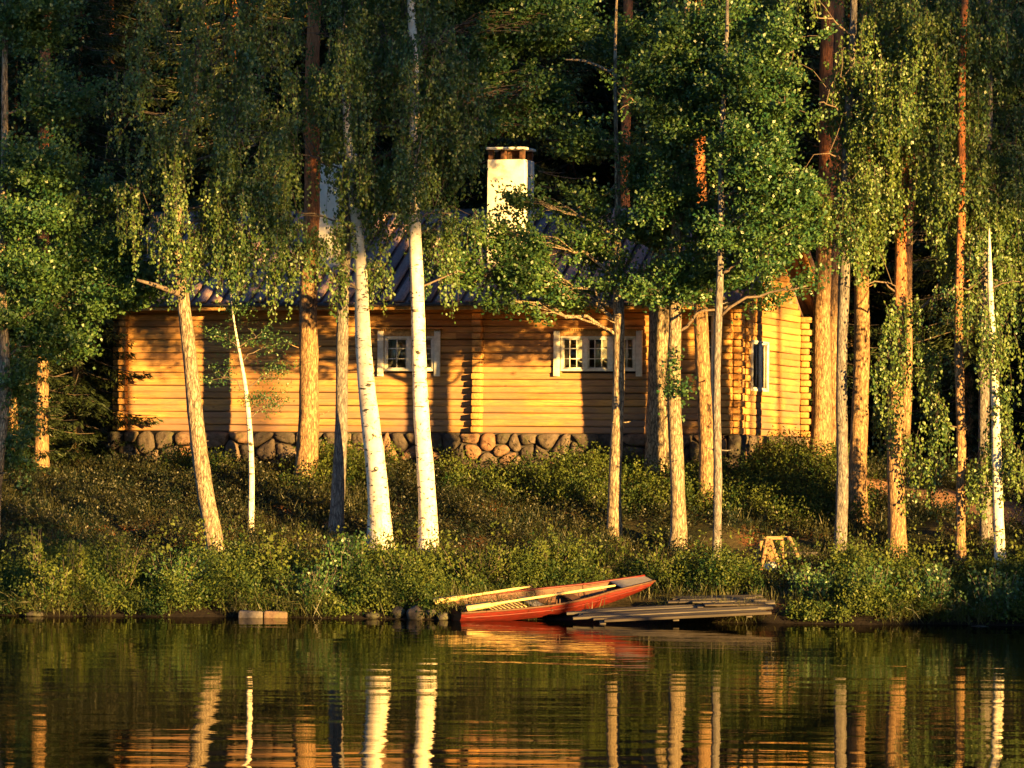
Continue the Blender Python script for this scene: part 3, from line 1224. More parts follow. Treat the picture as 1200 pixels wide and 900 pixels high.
def make_tree(name, label, cat, base_px, trunk_px, style, blobs, bark, leafmat, Yb=None, ext=None, sides=14, group=None, lean_y=0.0,
              leaf=None, limb_mat=None, limbs_px=(), wob=0.02, dens=1.0, cvar=0.5):
    """trunk_px: list of (px, py, width_px) bottom to top, in photograph pixels, at the tree's own distance."""
    g = ground_hit(*base_px) if Yb is None else at(base_px[0], base_px[1], Yb)
    Y = g[1]
    zg = float(tz(g[0], g[1]))
    org = np.array([g[0], Y, zg])
    pts, rad = [], []
    for k, (px, py, w) in enumerate(trunk_px):
        p = at(px, py, Y + lean_y * k)
        pts.append(p)
        rad.append(w / 2 * Y / F)
    pts[0] = np.array([pts[0][0], pts[0][1], zg - 0.25])
    if ext is None:
        ext = 3
    if ext:
        top = pts[-1].copy()
        d = unit(pts[-1] - pts[-2])
        pts.append(top + d * ext)
        rad.append(rad[-1] * 0.35)
    root = empty(name, org, label=label, cat=cat, group=group)
    P, Rr, t = trunk_mesh(pts, rad, 'trunk', bark, root, org, sides, wob=wob)
    lv = Leaves()
    tw = MB()
    nt_ = 0
    size = leaf or (0.070 if style == 'weep' else 0.085)
    for (bx, by, rx, ry, dy, dn) in blobs:
        c = at(bx, by, Y + dy)
        sc = (Y + dy) / F
        r = np.array([rx * sc, max(rx, ry) * sc * 0.8, ry * sc])
        i = near_trunk(P, c, 0.35 if style != 'pine' else 0.2)
        a = P[i]
        limb = sag_path(a, c, 8, 0.10)
        rl = min(Rr[i] * 0.5, 0.012 + 0.012 * np.linalg.norm(c - a))
        tw.tube(limb - org, np.linspace(rl, rl * 0.45, 8), 6)
        vol = r[0] * r[1] * r[2] * 4.19
        if style == 'weep':
            n = int(dn * dens * 60.0 * (r[0] * r[1] * 3.14) * max(1, r[2] / 0.8)) + 3
            # hanging bunches
            nb = max(3, n // 15)
            bc = c + rng.uniform(-1, 1, (nb, 3)) * r * np.array([0.9, 0.9, 0.85]) + np.array([0, 0, 0.35])
            for b in bc:
                if open_to_sun(b - np.array([0, 0, 0.4])):
                    continue
                sp = limb[rng.integers(3, 8)]
                br = sag_path(sp, b, 5, 0.18)
                tw.tube(br - org, np.linspace(rl * 0.4, 0.005, 5), 4, caps=False)
                cv = cvar + rng.normal(0, 0.10)
                for _ in range(13):
                    q = b + rng.normal(0, 1, 3) * np.array([0.14, 0.14, 0.10])
                    strand(lv, tw, q - org, rng.uniform(0.35, 1.15), size, cv, tube=rng.random() < 0.5)
        else:
            n = int(dn * dens * 36 * vol ** 0.78) + 3
            dirs = rdir(n) * (rng.random(n) ** (1 / 2.2))[:, None]
            pc = c + dirs * r
            for b in pc:
                if open_to_sun(b):
                    continue
                sp = limb[rng.integers(3, 8)]
                br = sag_path(sp, b, 5, 0.06)
                tw.tube(br - org, np.linspace(rl * 0.35, 0.004, 5), 4, caps=False)
                o_ = unit(b - c * 0.6 - a * 0.4)
                if style == 'alder':
                    spray_alder(lv, b - org, o_, int(rng.uniform(70, 130)), rng.uniform(0.20, 0.34), size, cvar + rng.normal(0, 0.12))
                else:
                    m = 60
                    D = unit(rdir(m) + o_ * 0.7 + np.array([0, 0, .3]))
                    lv.add(b - org + rng.normal(0, 0.09, (m, 3)), D, rdir(m), rng.uniform(0.08, 0.14, m), 0.012, rng.uniform(0, 1, m))
    for (pl, w) in limbs_px:
        Pl = np.array([at(x, y, Y + dd) for (x, y, dd) in pl])
        Pl, tl = poly_path(Pl, 0.12)
        Pl[0] = P[np.argmin(np.abs(P[:, 2] - Pl[0][2]))]
        tw.tube(Pl - org, np.linspace(w / 2 * Y / F, w / 5 * Y / F, len(Pl)), 8, rough=.04)
    if tw.n:
        tw.build('limbs', limb_mat or M['twig'], root, smooth=True)
    if lv.P:
        lv.build('crown', leafmat, root)
    return root


# --- foreground stems, left to right
make_tree('alder_tree', 'leafy alder leaning in from the left edge with yellow lit sprays', 'tree', (2, 640), [(-12, 640, 20), (-4, 560, 17), (3, 480, 15), (6, 430, 12), (2, 300, 10), (6, 100, 8)], 'alder',
          [(30, 20, 60, 45, 0, 1), (45, 200, 55, 40, -.5, 1), (35, 255, 60, 22, -.8, 1), (35, 320, 65, 35, 0, 1.1), (115, 300, 60, 30, 0.3, 1.1), (30, 380, 50, 35, 0.2, 1),
           (125, 345, 50, 30, 0, 1), (70, 120, 60, 40, .6, .6), (130, 235, 50, 22, .5, .6), (20, 450, 24, 40, .2, .8), (20, 530, 22, 40, .2, .5), (70, 400, 40, 22, .3, 1), (160, 330, 40, 30, .2, 1)],
          M['aspen'], M['leaf_alder'], ext=4, sides=10, limbs_px=[([(2, 500, 0), (12, 470, 0), (14, 430, 0)], 6)])
make_tree('pine_tree', 'reddish pine stem in the dark spruces left of the cabin', 'tree', (50, 566), [(50, 566, 20), (47, 500, 16), (50, 430, 15), (50, 250, 14), (54, 0, 12)], 'pine',
          [(50, -120, 80, 60, 0, 1)], M['pine'], M['needle_pine'], ext=3, Yb=None)
make_tree('leaning_birch', 'leaning grey birch with its lower stem lit gold, nearest the left end of the cabin', 'tree', (259, 672),
          [(260, 672, 23), (243, 590, 20), (228, 480, 18), (216, 370, 16), (209, 290, 14), (205, 235, 12), (225, 120, 9), (240, 0, 7)], 'weep',
          [(180, 260, 40, 40, -.2, 1.3), (245, 300, 45, 28, -.2, 1.2), (290, 265, 40, 30, -.3, 1.2), (325, 230, 28, 60, -.4, 1.0), (200, 60, 45, 55, 0, 1.0), (265, 70, 45, 70, .3, 1.0), (225, 170, 55, 50, 0, 1.1), (300, 170, 45, 45, -.5, 1.3), (270, 235, 55, 38, -.3, 1.1), (215, 265, 40, 35, .2, .9),
           (310, 90, 35, 60, .4, .8), (290, -40, 60, 40, 0, .8), (180, -30, 50, 40, 0, .8), (305, 290, 35, 30, -.2, 0.8), (250, 280, 30, 30, -.3, .8), (160, 130, 30, 50, 0, .8)],
          M['aspen'], M['leaf_birch'], ext=3, lean_y=0.05, limbs_px=[([(210, 345, 0), (195, 338, -.1), (178, 333, -.2), (160, 328, -.3)], 8), ([(208, 318, 0), (198, 310, -.1), (188, 300, -.2)], 5)])
make_tree('birch_sapling', 'thin crooked pale sapling in front of the left cabin wall', 'tree', (295, 628),
          [(295, 628, 7), (296, 560, 7), (291, 500, 6), (288, 450, 5), (279, 400, 3), (272, 362, 2), (270, 335, 1)], 'alder',
          [(262, 395, 22, 14, 0, 1.6), (300, 395, 22, 14, 0, 1.4), (318, 440, 22, 15, 0, 1.6), (258, 440, 18, 12, 0, 1.4), (330, 470, 14, 8, 0, 1.6), (300, 465, 16, 10, 0, 1.6), (275, 360, 22, 10, 0, 1.4), (320, 405, 18, 8, 0, 1.2)],
          M['birch'], M['leaf_alder'], sides=8, leaf=0.05, dens=0.10, cvar=.4)
make_tree('pine_tree', 'dark rough pine close to the left part of the cabin wall, gold at mid height', 'tree', (359, 572),
          [(359, 572, 27), (361, 480, 23), (362, 380, 21), (364, 280, 19), (366, 150, 17), (368, 0, 15)], 'pine',
          [(368, -150, 90, 60, 0, 1)], M['pine'], M['needle_pine'], ext=4, sides=18)
make_tree('grey_alder', 'slim purple grey stem just left of the two white birches', 'tree', (394, 628),
          [(394, 628, 17), (399, 500, 15), (402, 400, 14), (404, 300, 12), (410, 120, 9), (420, 0, 8)], 'alder',
          [(560, 60, 60, 50, 1, 1.1), (620, 110, 55, 40, 1, 1.1), (530, 130, 45, 45, 1.2, 1.0), (640, 30, 70, 40, 1, 1.0), (560, -30, 80, 50, 1, 1), (590, 150, 50, 14, .6, .9), (470, 50, 60, 60, 1.5, .9)],
          M['greybark'], M['leaf_alder'], ext=3, cvar=0.4)
make_tree('white_birch', 'thick white birch tapering to the left, left one of the white pair', 'tree', (448, 650),
          [(448, 650, 30), (441, 560, 24), (432, 470, 21), (425, 390, 18), (421, 300, 14), (416, 230, 12), (408, 160, 10), (400, 0, 8)], 'weep',
          [(385, 120, 45, 60, 0, 1.1), (370, 40, 45, 50, .2, 1.0), (420, 60, 40, 60, .3, 1.0), (395, 205, 36, 40, -.3, .5), (350, 250, 28, 40, -.2, .8), (345, 180, 30, 40, -.4, 1.2), (430, 240, 30, 45, .2, 1.2),
           (385, 305, 26, 30, -.2, .9), (448, 310, 16, 28, .1, .9), (340, 310, 22, 26, 0, .8), (400, -50, 70, 50, 0, .9), (402, 335, 14, 22, -.2, .7), (405, 120, 22, 60, -.9, 1.2), (402, 30, 22, 50, -.9, 1.2), (416, 215, 15, 30, -.9, .8)],
          M['birch'], M['leaf_birch'], ext=3, limb_mat=M['twig'])
make_tree('white_birch', 'straight white birch with black marks crossing the left window', 'tree', (502, 652),
          [(502, 652, 24), (499, 560, 20), (494, 470, 18), (489, 380, 16), (486, 280, 15), (486, 150, 12), (482, 0, 9)], 'weep',
          [(480, 130, 45, 60, 0, 1.0), (515, 170, 40, 60, .3, 1.1), (460, 220, 35, 50, .2, 1.1), (505, 50, 55, 50, .2, 1.0), (540, 120, 35, 60, .5, .9), (470, 20, 35, 50, .4, .9), (530, 250, 35, 40, .4, .9), (480, 290, 35, 16, .2, .35),
           (500, -50, 80, 50, 0, .9), (485, 90, 20, 55, -.9, 1.2), (487, 190, 20, 55, -.9, 1.2), (484, 245, 16, 25, -.9, .8), (545, 320, 22, 30, .3, .7), (450, 265, 20, 40, -.3, .8), (515, 270, 24, 40, .3, .8)],
          M['birch'], M['leaf_birch'], ext=3, cvar=0.42)
make_tree('slender_aspen', 'slim straight stem in front of the right part of the three sash window', 'tree', (720, 632),
          [(720, 632, 17), (722, 540, 15), (724, 450, 14), (726, 360, 13), (724, 260, 8), (721, 165, 5), (722, 60, 4)], 'alder',
          [(590, 285, 50, 26, -.3, 1.7), (615, 325, 50, 26, -.2, 1.9), (665, 345, 40, 22, 0, 1.8), (690, 290, 45, 28, .1, 1.5), (545, 320, 25, 24, -.2, 1.4), (725, 325, 45, 26, 0, 1.1), (615, 240, 32, 18, .1, .7), (680, 240, 40, 20, .2, .7), (690, 170, 60, 22, .4, .8),
           (760, 270, 40, 26, 0, 1.1), (633, 368, 16, 12, -.2, 0.9), (590, 352, 24, 12, -.2, .9), (760, 210, 35, 30, -.2, 1.0)],
          M['aspen'], M['leaf_alder'], limb_mat=M['aspen'], limbs_px=[([(722, 222, 0), (706, 230, 0), (690, 236, 0), (676, 244, 0)], 4), ([(721, 88, 0), (700, 76, 0), (680, 68, 0), (662, 70, 0)], 5), ([(722, 165, 0), (705, 164, 0)], 3)])
make_tree('aspen_tree', 'thick furrowed aspen at the right end of the three sash window', 'tree', (771, 567),
          [(771, 567, 29), (770, 480, 26), (772, 390, 24), (774, 280, 20), (780, 120, 15), (790, 0, 12)], 'alder',
          [(770, 60, 60, 50, -1.2, 1.0), (720, 110, 50, 40, -1.2, .9), (830, 60, 60, 60, -1.8, 1.0), (900, 150, 40, 50, -2, .9), (850, 130, 60, 45, .3, 1.0), (790, 140, 45, 40, 0, 1.0), (880, 30, 50, 50, 1, .9), (800, -50, 110, 50, 0, 1), (720, 60, 45, 30, .6, .5)],
          M['aspen'], M['leaf_alder'], ext=3, sides=18, cvar=0.35)
make_tree('aspen_tree', 'lit mid sized stem right beside the thick furrowed aspen', 'tree', (794, 645),
          [(795, 645, 19), (793, 560, 17), (791, 470, 16), (790, 380, 15), (792, 280, 13), (800, 120, 10), (806, 0, 8)], 'alder',
          [(800, 330, 50, 30, -.3, 1.2), (770, 340, 34, 20, -.3, 1.1), (830, 280, 55, 35, 0, 1.1), (860, 318, 45, 30, -.2, 1.6), (820, 320, 40, 30, -.3, 1.5), (790, 240, 45, 35, -.2, 1.1), (870, 230, 55, 35, .3, 1.1), (905, 280, 40, 35, .2, 1.2), (905, 345, 26, 22, -.1, 1.3), (790, 450, 8, 30, -.2, 1.0), (800, 60, 40, 50, -.6, 1.0), (800, 160, 36, 45, -.6, 1.0), (830, 100, 30, 60, -.6, 1.0), (850, 30, 40, 50, -.5, 1.0), (760, 110, 30, 40, -.5, .8)],
          M['aspen'], M['leaf_alder'], ext=2, cvar=0.4)
make_tree('pine_tree', 'orange lit pine stem in front of the right end of the front wall', 'tree', (829, 595),
          [(829, 595, 19), (826, 500, 17), (823, 400, 17), (821, 280, 15), (820, 190, 14), (822, 0, 12)], 'pine',
          [(822, -140, 90, 50, 0, 1)], M['pine'], M['needle_pine'], ext=3)
make_tree('thin_aspen', 'thinnest stem standing nearest the shore before the cabin corner', 'tree', (840, 668),
          [(840, 668, 10), (840, 560, 10), (841, 450, 9), (842, 350, 9), (846, 200, 7), (850, 60, 5)], 'alder',
          [(880, 180, 50, 40, -.5, 1.0), (920, 120, 45, 40, -.4, .9), (930, 210, 40, 40, -.5, 1.0), (870, 90, 45, 40, -.3, .8), (935, 285, 26, 36, -.3, 1.1), (945, 335, 12, 30, -.3, .9), (900, 300, 26, 22, -.5, .9), (860, 270, 40, 30, -.4, 1.0), (905, 240, 45, 36, -.5, 1.1), (930, 60, 40, 50, -.5, 1.0)], M['greybark'], M['leaf_alder'], cvar=0.35)
make_tree('pine_tree', 'broad bright golden pine just right of the sunlit gable', 'tree', (961, 581),
          [(961, 581, 27), (962, 500, 23), (963, 420, 21), (965, 330, 19), (968, 180, 17), (970, 0, 15)], 'pine',
          [(970, -130, 90, 60, 0, 1)], M['pine'], M['needle_pine'], ext=4, sides=18, Yb=97.6)
make_tree('grey_alder', 'dark grey rough stem between the two golden pines', 'tree', (985, 656),
          [(985, 656, 15), (986, 560, 14), (987, 460, 13), (988, 350, 13), (992, 200, 10), (1000, 0, 8)], 'weep',
          [(1010, 60, 50, 55, 0, 1.0), (1000, 140, 45, 45, .1, 1.0), (1040, 170, 45, 45, -.3, 1.2), (980, 230, 40, 40, 0, 1.0), (1000, 280, 45, 36, -.5, 1.3), (965, 260, 36, 40, -.6, 1.2), (965, 180, 34, 60, -.7, 1.2), (985, 90, 34, 60, -.8, 1.2), (960, 120, 40, 60, -.6, 1.1), (950, 20, 40, 40, -.6, 1.0), (1030, 100, 40, 60, -.8, 1.1), (1060, 60, 50, 60, .2, .9), (1000, -50, 90, 50, 0, .9)],
          M['greybark'], M['leaf_birch'], ext=2)
make_tree('pine_tree', 'second golden pine, slightly behind the shoreline stems right of the gable', 'tree', (1006, 606),
          [(1005, 606, 23), (1007, 500, 20), (1009, 400, 18), (1011, 300, 17), (1016, 0, 14)], 'pine',
          [(1016, -140, 80, 50, 0, 1)], M['pine'], M['needle_pine'], ext=3, sides=16)
make_tree('leafy_birch', 'stout golden stem wrapped in hanging leaves, next right of the second golden pine', 'tree', (1050, 656),
          [(1051, 656, 22), (1050, 560, 20), (1050, 480, 18), (1053, 390, 16), (1058, 250, 13), (1070, 60, 9)], 'weep',
          [(1050, 240, 50, 45, -.3, 1.2), (1090, 280, 45, 45, -.3, 1.2), (1040, 330, 36, 36, -.4, 1.1), (1040, 420, 22, 50, -.4, 1.2), (1075, 440, 26, 50, -.3, 1.0), (1035, 520, 16, 50, -.1, .8), (1085, 180, 45, 45, -.4, 1.2), (1110, 90, 45, 70, -.5, 1.2), (1075, 30, 45, 50, -.5, 1.0), (1060, 360, 32, 40, -.4, 1.1), (1070, 560, 20, 40, -.2, .8), (1130, 180, 40, 60, -.6, 1.1), (1128, 260, 26, 40, -.7, 1.1), (1025, 200, 36, 50, -.6, 1.2), (1010, 330, 26, 26, -.6, 1.0), (1175, 330, 30, 50, -.4, 1.1), (1165, 230, 36, 50, -.4, 1.1), (1140, 20, 45, 50, -.5, 1.1)],
          M['pine'], M['leaf_birch'], ext=2, cvar=0.55)
make_tree('red_pine_stem', 'narrow reddish stem with leaves hanging around it, near the right edge', 'tree', (1126, 660),
          [(1127, 660, 12), (1126, 560, 11), (1124, 450, 11), (1125, 300, 10), (1128, 100, 9), (1130, 0, 8)], 'weep',
          [(1110, 380, 32, 45, -.3, 1.0), (1130, 460, 30, 45, -.2, 1.0), (1105, 500, 20, 50, -.1, 0.9), (1140, 320, 36, 40, 0, 1.0), (1145, 220, 40, 50, .1, 1.0), (1140, 540, 26, 40, 0, .9)],
          M['pine'], M['leaf_birch'], ext=2, cvar=0.5)
make_tree('grey_alder', 'dark grey stem just left of the rightmost white birch', 'tree', (1155, 640),
          [(1156, 640, 15), (1154, 540, 13), (1152, 400, 12), (1156, 200, 10), (1160, 0, 8)], 'weep',
          [(1180, 60, 50, 60, .5, .9), (1160, 140, 45, 50, .5, .9), (1190, 260, 40, 60, .3, .9), (1185, 380, 35, 50, .3, .9), (1100, 0, 60, 50, .5, .9), (1190, 170, 40, 50, -.4, 1.1), (1185, 60, 40, 60, -.5, 1.1), (1180, 300, 36, 50, -.4, 1.1)],
          M['greybark'], M['leaf_birch'], ext=2, cvar=0.35)
make_tree('white_birch', 'white birch stem at the right edge of the shore, under drooping leaves', 'tree', (1173, 668),
          [(1174, 668, 13), (1171, 600, 12), (1167, 520, 11), (1164, 430, 10), (1162, 350, 7), (1160, 290, 4)], 'weep',
          [(1180, 440, 32, 40, -.3, 1.0), (1190, 520, 28, 45, -.2, 1.0), (1160, 490, 24, 45, -.3, 1.1), (1195, 330, 36, 40, -.2, 1.0), (1160, 380, 30, 40, -.3, 1.0), (1150, 570, 18, 26, -.1, .7)],
          M['birch'], M['leaf_birch'], cvar=0.5, ext=0.4)


# ------------------------------------------------------------------ spruces behind and beside
def make_spruce(name, h, spread, seed, mat, quads=1.0, zlow=0.06):
    global rng
    keep = rng
    rng = np.random.default_rng(seed)
    root = empty(name, (0, 0, 0))
    mb = MB()
    P = np.stack([0.1 * np.sin(np.linspace(0, 3, 14)), 0 * np.linspace(0, 1, 14), np.linspace(-0.3, h, 14)], -1)
    mb.tube(P, np.linspace(0.19, 0.02, 14), 9, rough=.04)
    mb.build('trunk', M['pine'], root, smooth=True)
    lv = Leaves()
    tw = MB()
    z = h * zlow
    while z < h - 0.2:
        f = 1 - z / h
        nb = rng.integers(5, 8)
        a0 = rng.uniform(0, 6.28)
        for k in range(nb):
            a = a0 + k * 6.283 / nb + rng.normal(0, .2)
            Lb = spread * (0.15 + f ** 0.75) * rng.uniform(0.6, 1.1)
            if rng.random() < 0.06:
                continue
            t = np.linspace(0, 1, 6)
            o = np.array([math.cos(a), math.sin(a), 0])
            Pb = np.array([0, 0, z]) + o * (t * Lb)[:, None] + np.array([0, 0, 1]) * (-0.42 * Lb * t ** 1.2 + 0.22 * Lb * t ** 3)[:, None]
            tw.tube(Pb, np.linspace(0.022, 0.006, 6), 4, caps=False)
            n = int(quads * 85 * Lb)
            tt = rng.uniform(0.12, 1, n)
            wd = 0.34 * Lb * (1 - tt * 0.75)
            s = np.array([-o[1], o[0], 0])
            off = rng.uniform(-1, 1, n)
            P = np.stack([np.interp(tt, t, Pb[:, q]) for q in range(3)], -1) + s * (off * wd)[:, None]
            P[:, 2] -= np.abs(off) * wd * 0.35 + rng.uniform(0, 0.14, n)
            D = unit(o * 0.6 + s * np.sign(off)[:, None] * 0.6 + rdir(n) * 0.5 + np.array([0, 0, -0.45]))
            lv.add(P, D, unit(rdir(n) + np.array([0, 0, .6])), rng.uniform(0.12, 0.26, n), rng.uniform(0.03, 0.06, n), rng.uniform(0, 1, n))
        z += rng.uniform(0.28, 0.42) * (0.6 + f * 0.6)
    tw.build('limbs', M['twig'], root, smooth=True)
    lv.build('crown', mat, root)
    rng = keep
    return root


protos = [make_spruce('spruce_tree', 19, 2.6, 1, M['needle'], 1.5), make_spruce('spruce_tree', 22, 2.9, 2, M['needle'], 1.4),
          make_spruce('spruce_tree', 16, 2.4, 3, M['needle'], 1.5)]
used = [False] * 3


def put_spruce(x, y, k, s, label, group, rz=None):
    o = protos[k] if not used[k] else copy_tree(protos[k])
    used[k] = True
    o.location = (x, y, float(tz(x, y)) - 0.1)
    o.scale = (s, s, s)
    o.rotation_euler = (0, 0, random.uniform(0, 6.28) if rz is None else rz)
    tag(o, label=label, cat='tree', group=group)
    return o


# two spruces left of the cabin whose low boughs catch the sun
for px, Y, k, s, lab in ((92, 101.5, 2, 0.8, 'golden lit spruce right behind the reddish pine left of the cabin'), (15, 99.5, 2, 0.7, 'dim spruce at the left edge with one low lit bough'),
                         (125, 108, 0, 0.9, 'tall dark spruce rising behind the left end of the cabin roof')):
    p = at(px, 500, Y)
    put_spruce(p[0], p[1], k, s, lab, None)
rb = random.Random(8)
for (Y, n, jit) in ((109.5, 9, 1.0), (113, 10, 1.2), (118, 11, 1.5), (125, 12, 2), (134, 13, 2.5), (146, 14, 3)):
    half = 0.135 * Y + 2
    for i in range(n):
        x = -half + 2 * half * (i + 0.5) / n + rb.uniform(-jit, jit) * 0.6
        y = Y + rb.uniform(-jit, jit)
        if -11.5 < x < 9 and y < 108.5:
            continue
        put_spruce(x, y, rb.randrange(3), rb.uniform(0.85, 1.15), 'dark shaded spruce in the forest behind the cabin', 'spruces in the dark forest behind the cabin')

# pine stems showing between the leaves behind the cabin
for px, Y, w, lab in ((727, 107.5, 12, 'bare reddish pine stem above the slim aspen behind the roof'), (905, 107.0, 9, 'pine stem behind the gable top'), (975, 106, 12, 'orange flecked pine stem high up behind the golden pine'),
                      (1060, 104, 12, 'reddish pine stem behind the right hand birch leaves')):
    p = at(px, 560, Y)
    zg = float(tz(p[0], p[1]))
    org = np.array([p[0], p[1], zg])
    r = empty('pine_tree', org, label=lab, cat='tree')
    trunk_mesh([org + (0, 0, -.2), org + (0.05, 0, 6), org + (0.1, 0, 12), org + (0, 0, 19)], [w * Y / F / 2 * 1.2, w * Y / F / 2, w * Y / F / 2.2, 0.05], 'trunk', M['pine'], r, org, 12)
    tw, lv = MB(), Leaves()
    for k in range(26):
        a = rng.uniform(0, 6.28)
        z = rng.uniform(13.5, 19)
        e = np.array([math.cos(a), math.sin(a), 0.25]) * rng.uniform(.8, 2.4) + np.array([0, 0, z])
        tw.tube(sag_path(np.array([0.05, 0, z - .3]), e, 5, .05), np.linspace(.04, .01, 5), 5)
        for q in range(14):
            m = 30
            b = e + rng.normal(0, .35, 3) * np.array([1, 1, .5])
            lv.add(b + rng.normal(0, .06, (m, 3)), rdir(m) + np.array([0, 0, .5]), rdir(m), rng.uniform(.08, .14, m), 0.014, rng.uniform(0, 1, m))
    tw.build('limbs', M['pine'], r, smooth=True)
    lv.build('crown', M['needle_pine'], r)


# ------------------------------------------------------------------ the wood on the bay to the right, outside the picture, which shades the canopy
def shade_tree(name, seed, zlo, ztop, rad, dens):
    global rng
    keep = rng
    rng = np.random.default_rng(seed)
    root = empty(name, (0, 0, 0))
    mb = MB()
    zz = np.linspace(-0.3, ztop, 20)
    P = np.stack([0.25 * np.sin(zz * 0.3 + seed), 0.2 * np.sin(zz * .21), zz], -1)
    mb.tube(P, np.linspace(0.17, 0.03, 20), 10, rough=.04)
    mb.build('trunk', M['birch'], root, smooth=True)
    lv, tw = Leaves(), MB()
    n = int(dens)
    for k in range(n):
        f = rng.random() ** 0.8
        z = zlo + (ztop - zlo) * f
        rr = rad * (0.75 + 0.35 * math.sin(f * 3.0)) * math.sqrt(rng.random())
        a = rng.uniform(0, 6.28)
        e = np.array([rr * math.cos(a), rr * math.sin(a), z])
        s = P[np.argmin(np.abs(zz - (z - 0.5 * rr)))]
        tw.tube(sag_path(s, e, 4, .1), np.linspace(.03, .008, 4), 4, caps=False)
        spray_alder(lv, e, unit(e - s), 34, rng.uniform(0.4, 0.7), 0.14, 0.4)
    tw.build('limbs', M['twig'], root, smooth=True)
    lv.build('crown', M['leaf_birch'], root)
    rng = keep
    return root


d_h = np.array([math.sin(a_), -math.cos(a_)])
p_h = np.array([math.cos(a_), math.sin(a_)])
sp = [shade_tree('lakeside_birch', 21, 8.2, 18, 2.5, 620), shade_tree('lakeside_birch', 22, 9.0, 19, 2.7, 660),
      shade_tree('lakeside_birch', 24, 5.4, 8.2, 2.4, 300)]
su = [False] * 3
TZ0 = None


def put_shade(p, s, k, dz=0.0, sc=1.0):
    """p: distance across the sun's direction, s: towards the sun from the point (-1, 90)"""
    base = np.array([-1.0, 90.0])
    p0 = base @ p_h
    q = base + d_h * s + p_h * (p - p0)
    z = float(tz(q[0], q[1]))
    o = sp[k] if not su[k] else copy_tree(sp[k])
    su[k] = True
    low = (8.2, 9.0, 5.4)[k]
    zs = (dz - z) / low                 # stretch the stem so that the crown starts at height dz above the lake
    o.location = (q[0], q[1], z - 0.05)
    o.scale = (sc, sc, zs)
    o.rotation_euler = (0, 0, random.uniform(0, 6.28))
    tag(o, label='birch on the bay beyond the right edge, shading the shore trees', cat='tree', group='trees on the bay beyond the right edge')


for i, p in enumerate(np.arange(43.3, 75, 2.7)):
    pc = 0.15 * p_h[0] + 98.7 * p_h[1]
    if abs(p - pc) < 1.4:
        continue
    if 1.4 < p - pc < 3.3:
        p = 60.4
    elif abs(p - pc) < 3.3:
        p = pc - 3.3
    put_shade(p, 37 + (i % 2) * 3.0, i % 2, 14.6 if min(abs(p - 47.3), abs(p - 59.5)) < 1.4 else 12.75 + 0.35 * math.sin(i * 2.3), 0.75 if abs(p - 60.4) < .01 else 1.0)
for p in (41.5, 44.2):
    put_shade(p, 34.5, 2, 6.4)
for p in (60.0, 62.6):
    put_shade(p, 32, 2, 3.7)
for i in range(26):
    p = 78 + (i % 13) * 3.0
    x_, y_ = (np.array([-1.0, 90.0]) + d_h * (44 + (i // 13) * 6 + rb.uniform(-2, 2)) + p_h * (p - np.array([-1.0, 90.0]) @ p_h))
    put_spruce(x_, y_, i % 3, 1.15, 'spruce on the bay right of the picture, shading the forest', 'spruces on the bay beyond the right edge')

# ------------------------------------------------------------------ undergrowth (stuff)
BARE = [(*ground_hit(px, py)[:2], r) for px, py, r in ((570, 556, 0.8), (600, 556, .7), (640, 552, .5), (590, 548, .4), (860, 645, .7), (825, 625, .5), (745, 622, .4), (880, 655, .5), (935, 640, .5), (900, 668, .5), (1090, 625, .6), (1150, 610, .6))]


def scatter(n, x0, x1, t0, t1):
    x = rng.uniform(x0, x1, n)
    t = rng.uniform(t0, t1, n)
    y = shore_y(x) + t
    P = np.stack([x, y, tz(x, y)], -1)
    l = (P - ORG)
    lx, ly = l @ UX, l @ UY
    inside = (lx > -LEN - .4) & (lx < .4) & (ly > -0.15) & (ly < DEP + .3)
    for (cx_, cy_, r_) in BARE:
        inside |= (P[:, 0] - cx_) ** 2 + ((P[:, 1] - cy_) * 0.7) ** 2 < (r_ * rng.uniform(.7, 1.15, n)) ** 2
    return P[~inside & ~on_path(P[:, 0], P[:, 1])]


def sprigs(lv, P, hmin, hmax, nl, size, cvar, spread=0.10, wfac=0.6):
    n = len(P)
    h = rng.uniform(hmin, hmax, n)
    lean = rng.normal(0, 0.22, (n, 2))
    idx = np.repeat(np.arange(n), nl)
    t = rng.uniform(0.12, 1, len(idx))
    hh = h[idx] * t
    Q_ = P[idx] + np.stack([lean[idx, 0] * hh, lean[idx, 1] * hh, hh], -1) + rng.normal(0, 1, (len(idx), 3)) * np.array([spread, spread, spread * .4]) * (1.1 - 0.6 * t)[:, None]
    D = unit(rdir(len(idx)) + np.array([0, 0, 0.75]))
    L = size * rng.uniform(.7, 1.3, len(idx))
    patch = 0.16 * np.sin(P[:, 0] * 2.3 + 1.7) * np.sin(P[:, 1] * 3.1) + 0.12 * np.sin(P[:, 0] * 6.1 + P[:, 1])
    cv = np.clip(cvar - 0.12 + (patch + rng.normal(0, .22, n))[idx] + rng.normal(0, .10, len(idx)), 0, 1)
    lv.add(Q_, D, rdir(n)[idx] * 0.8 + rdir(len(idx)) * 0.6 + np.array([0, 0, 0.5]), L, L * wfac, cv)


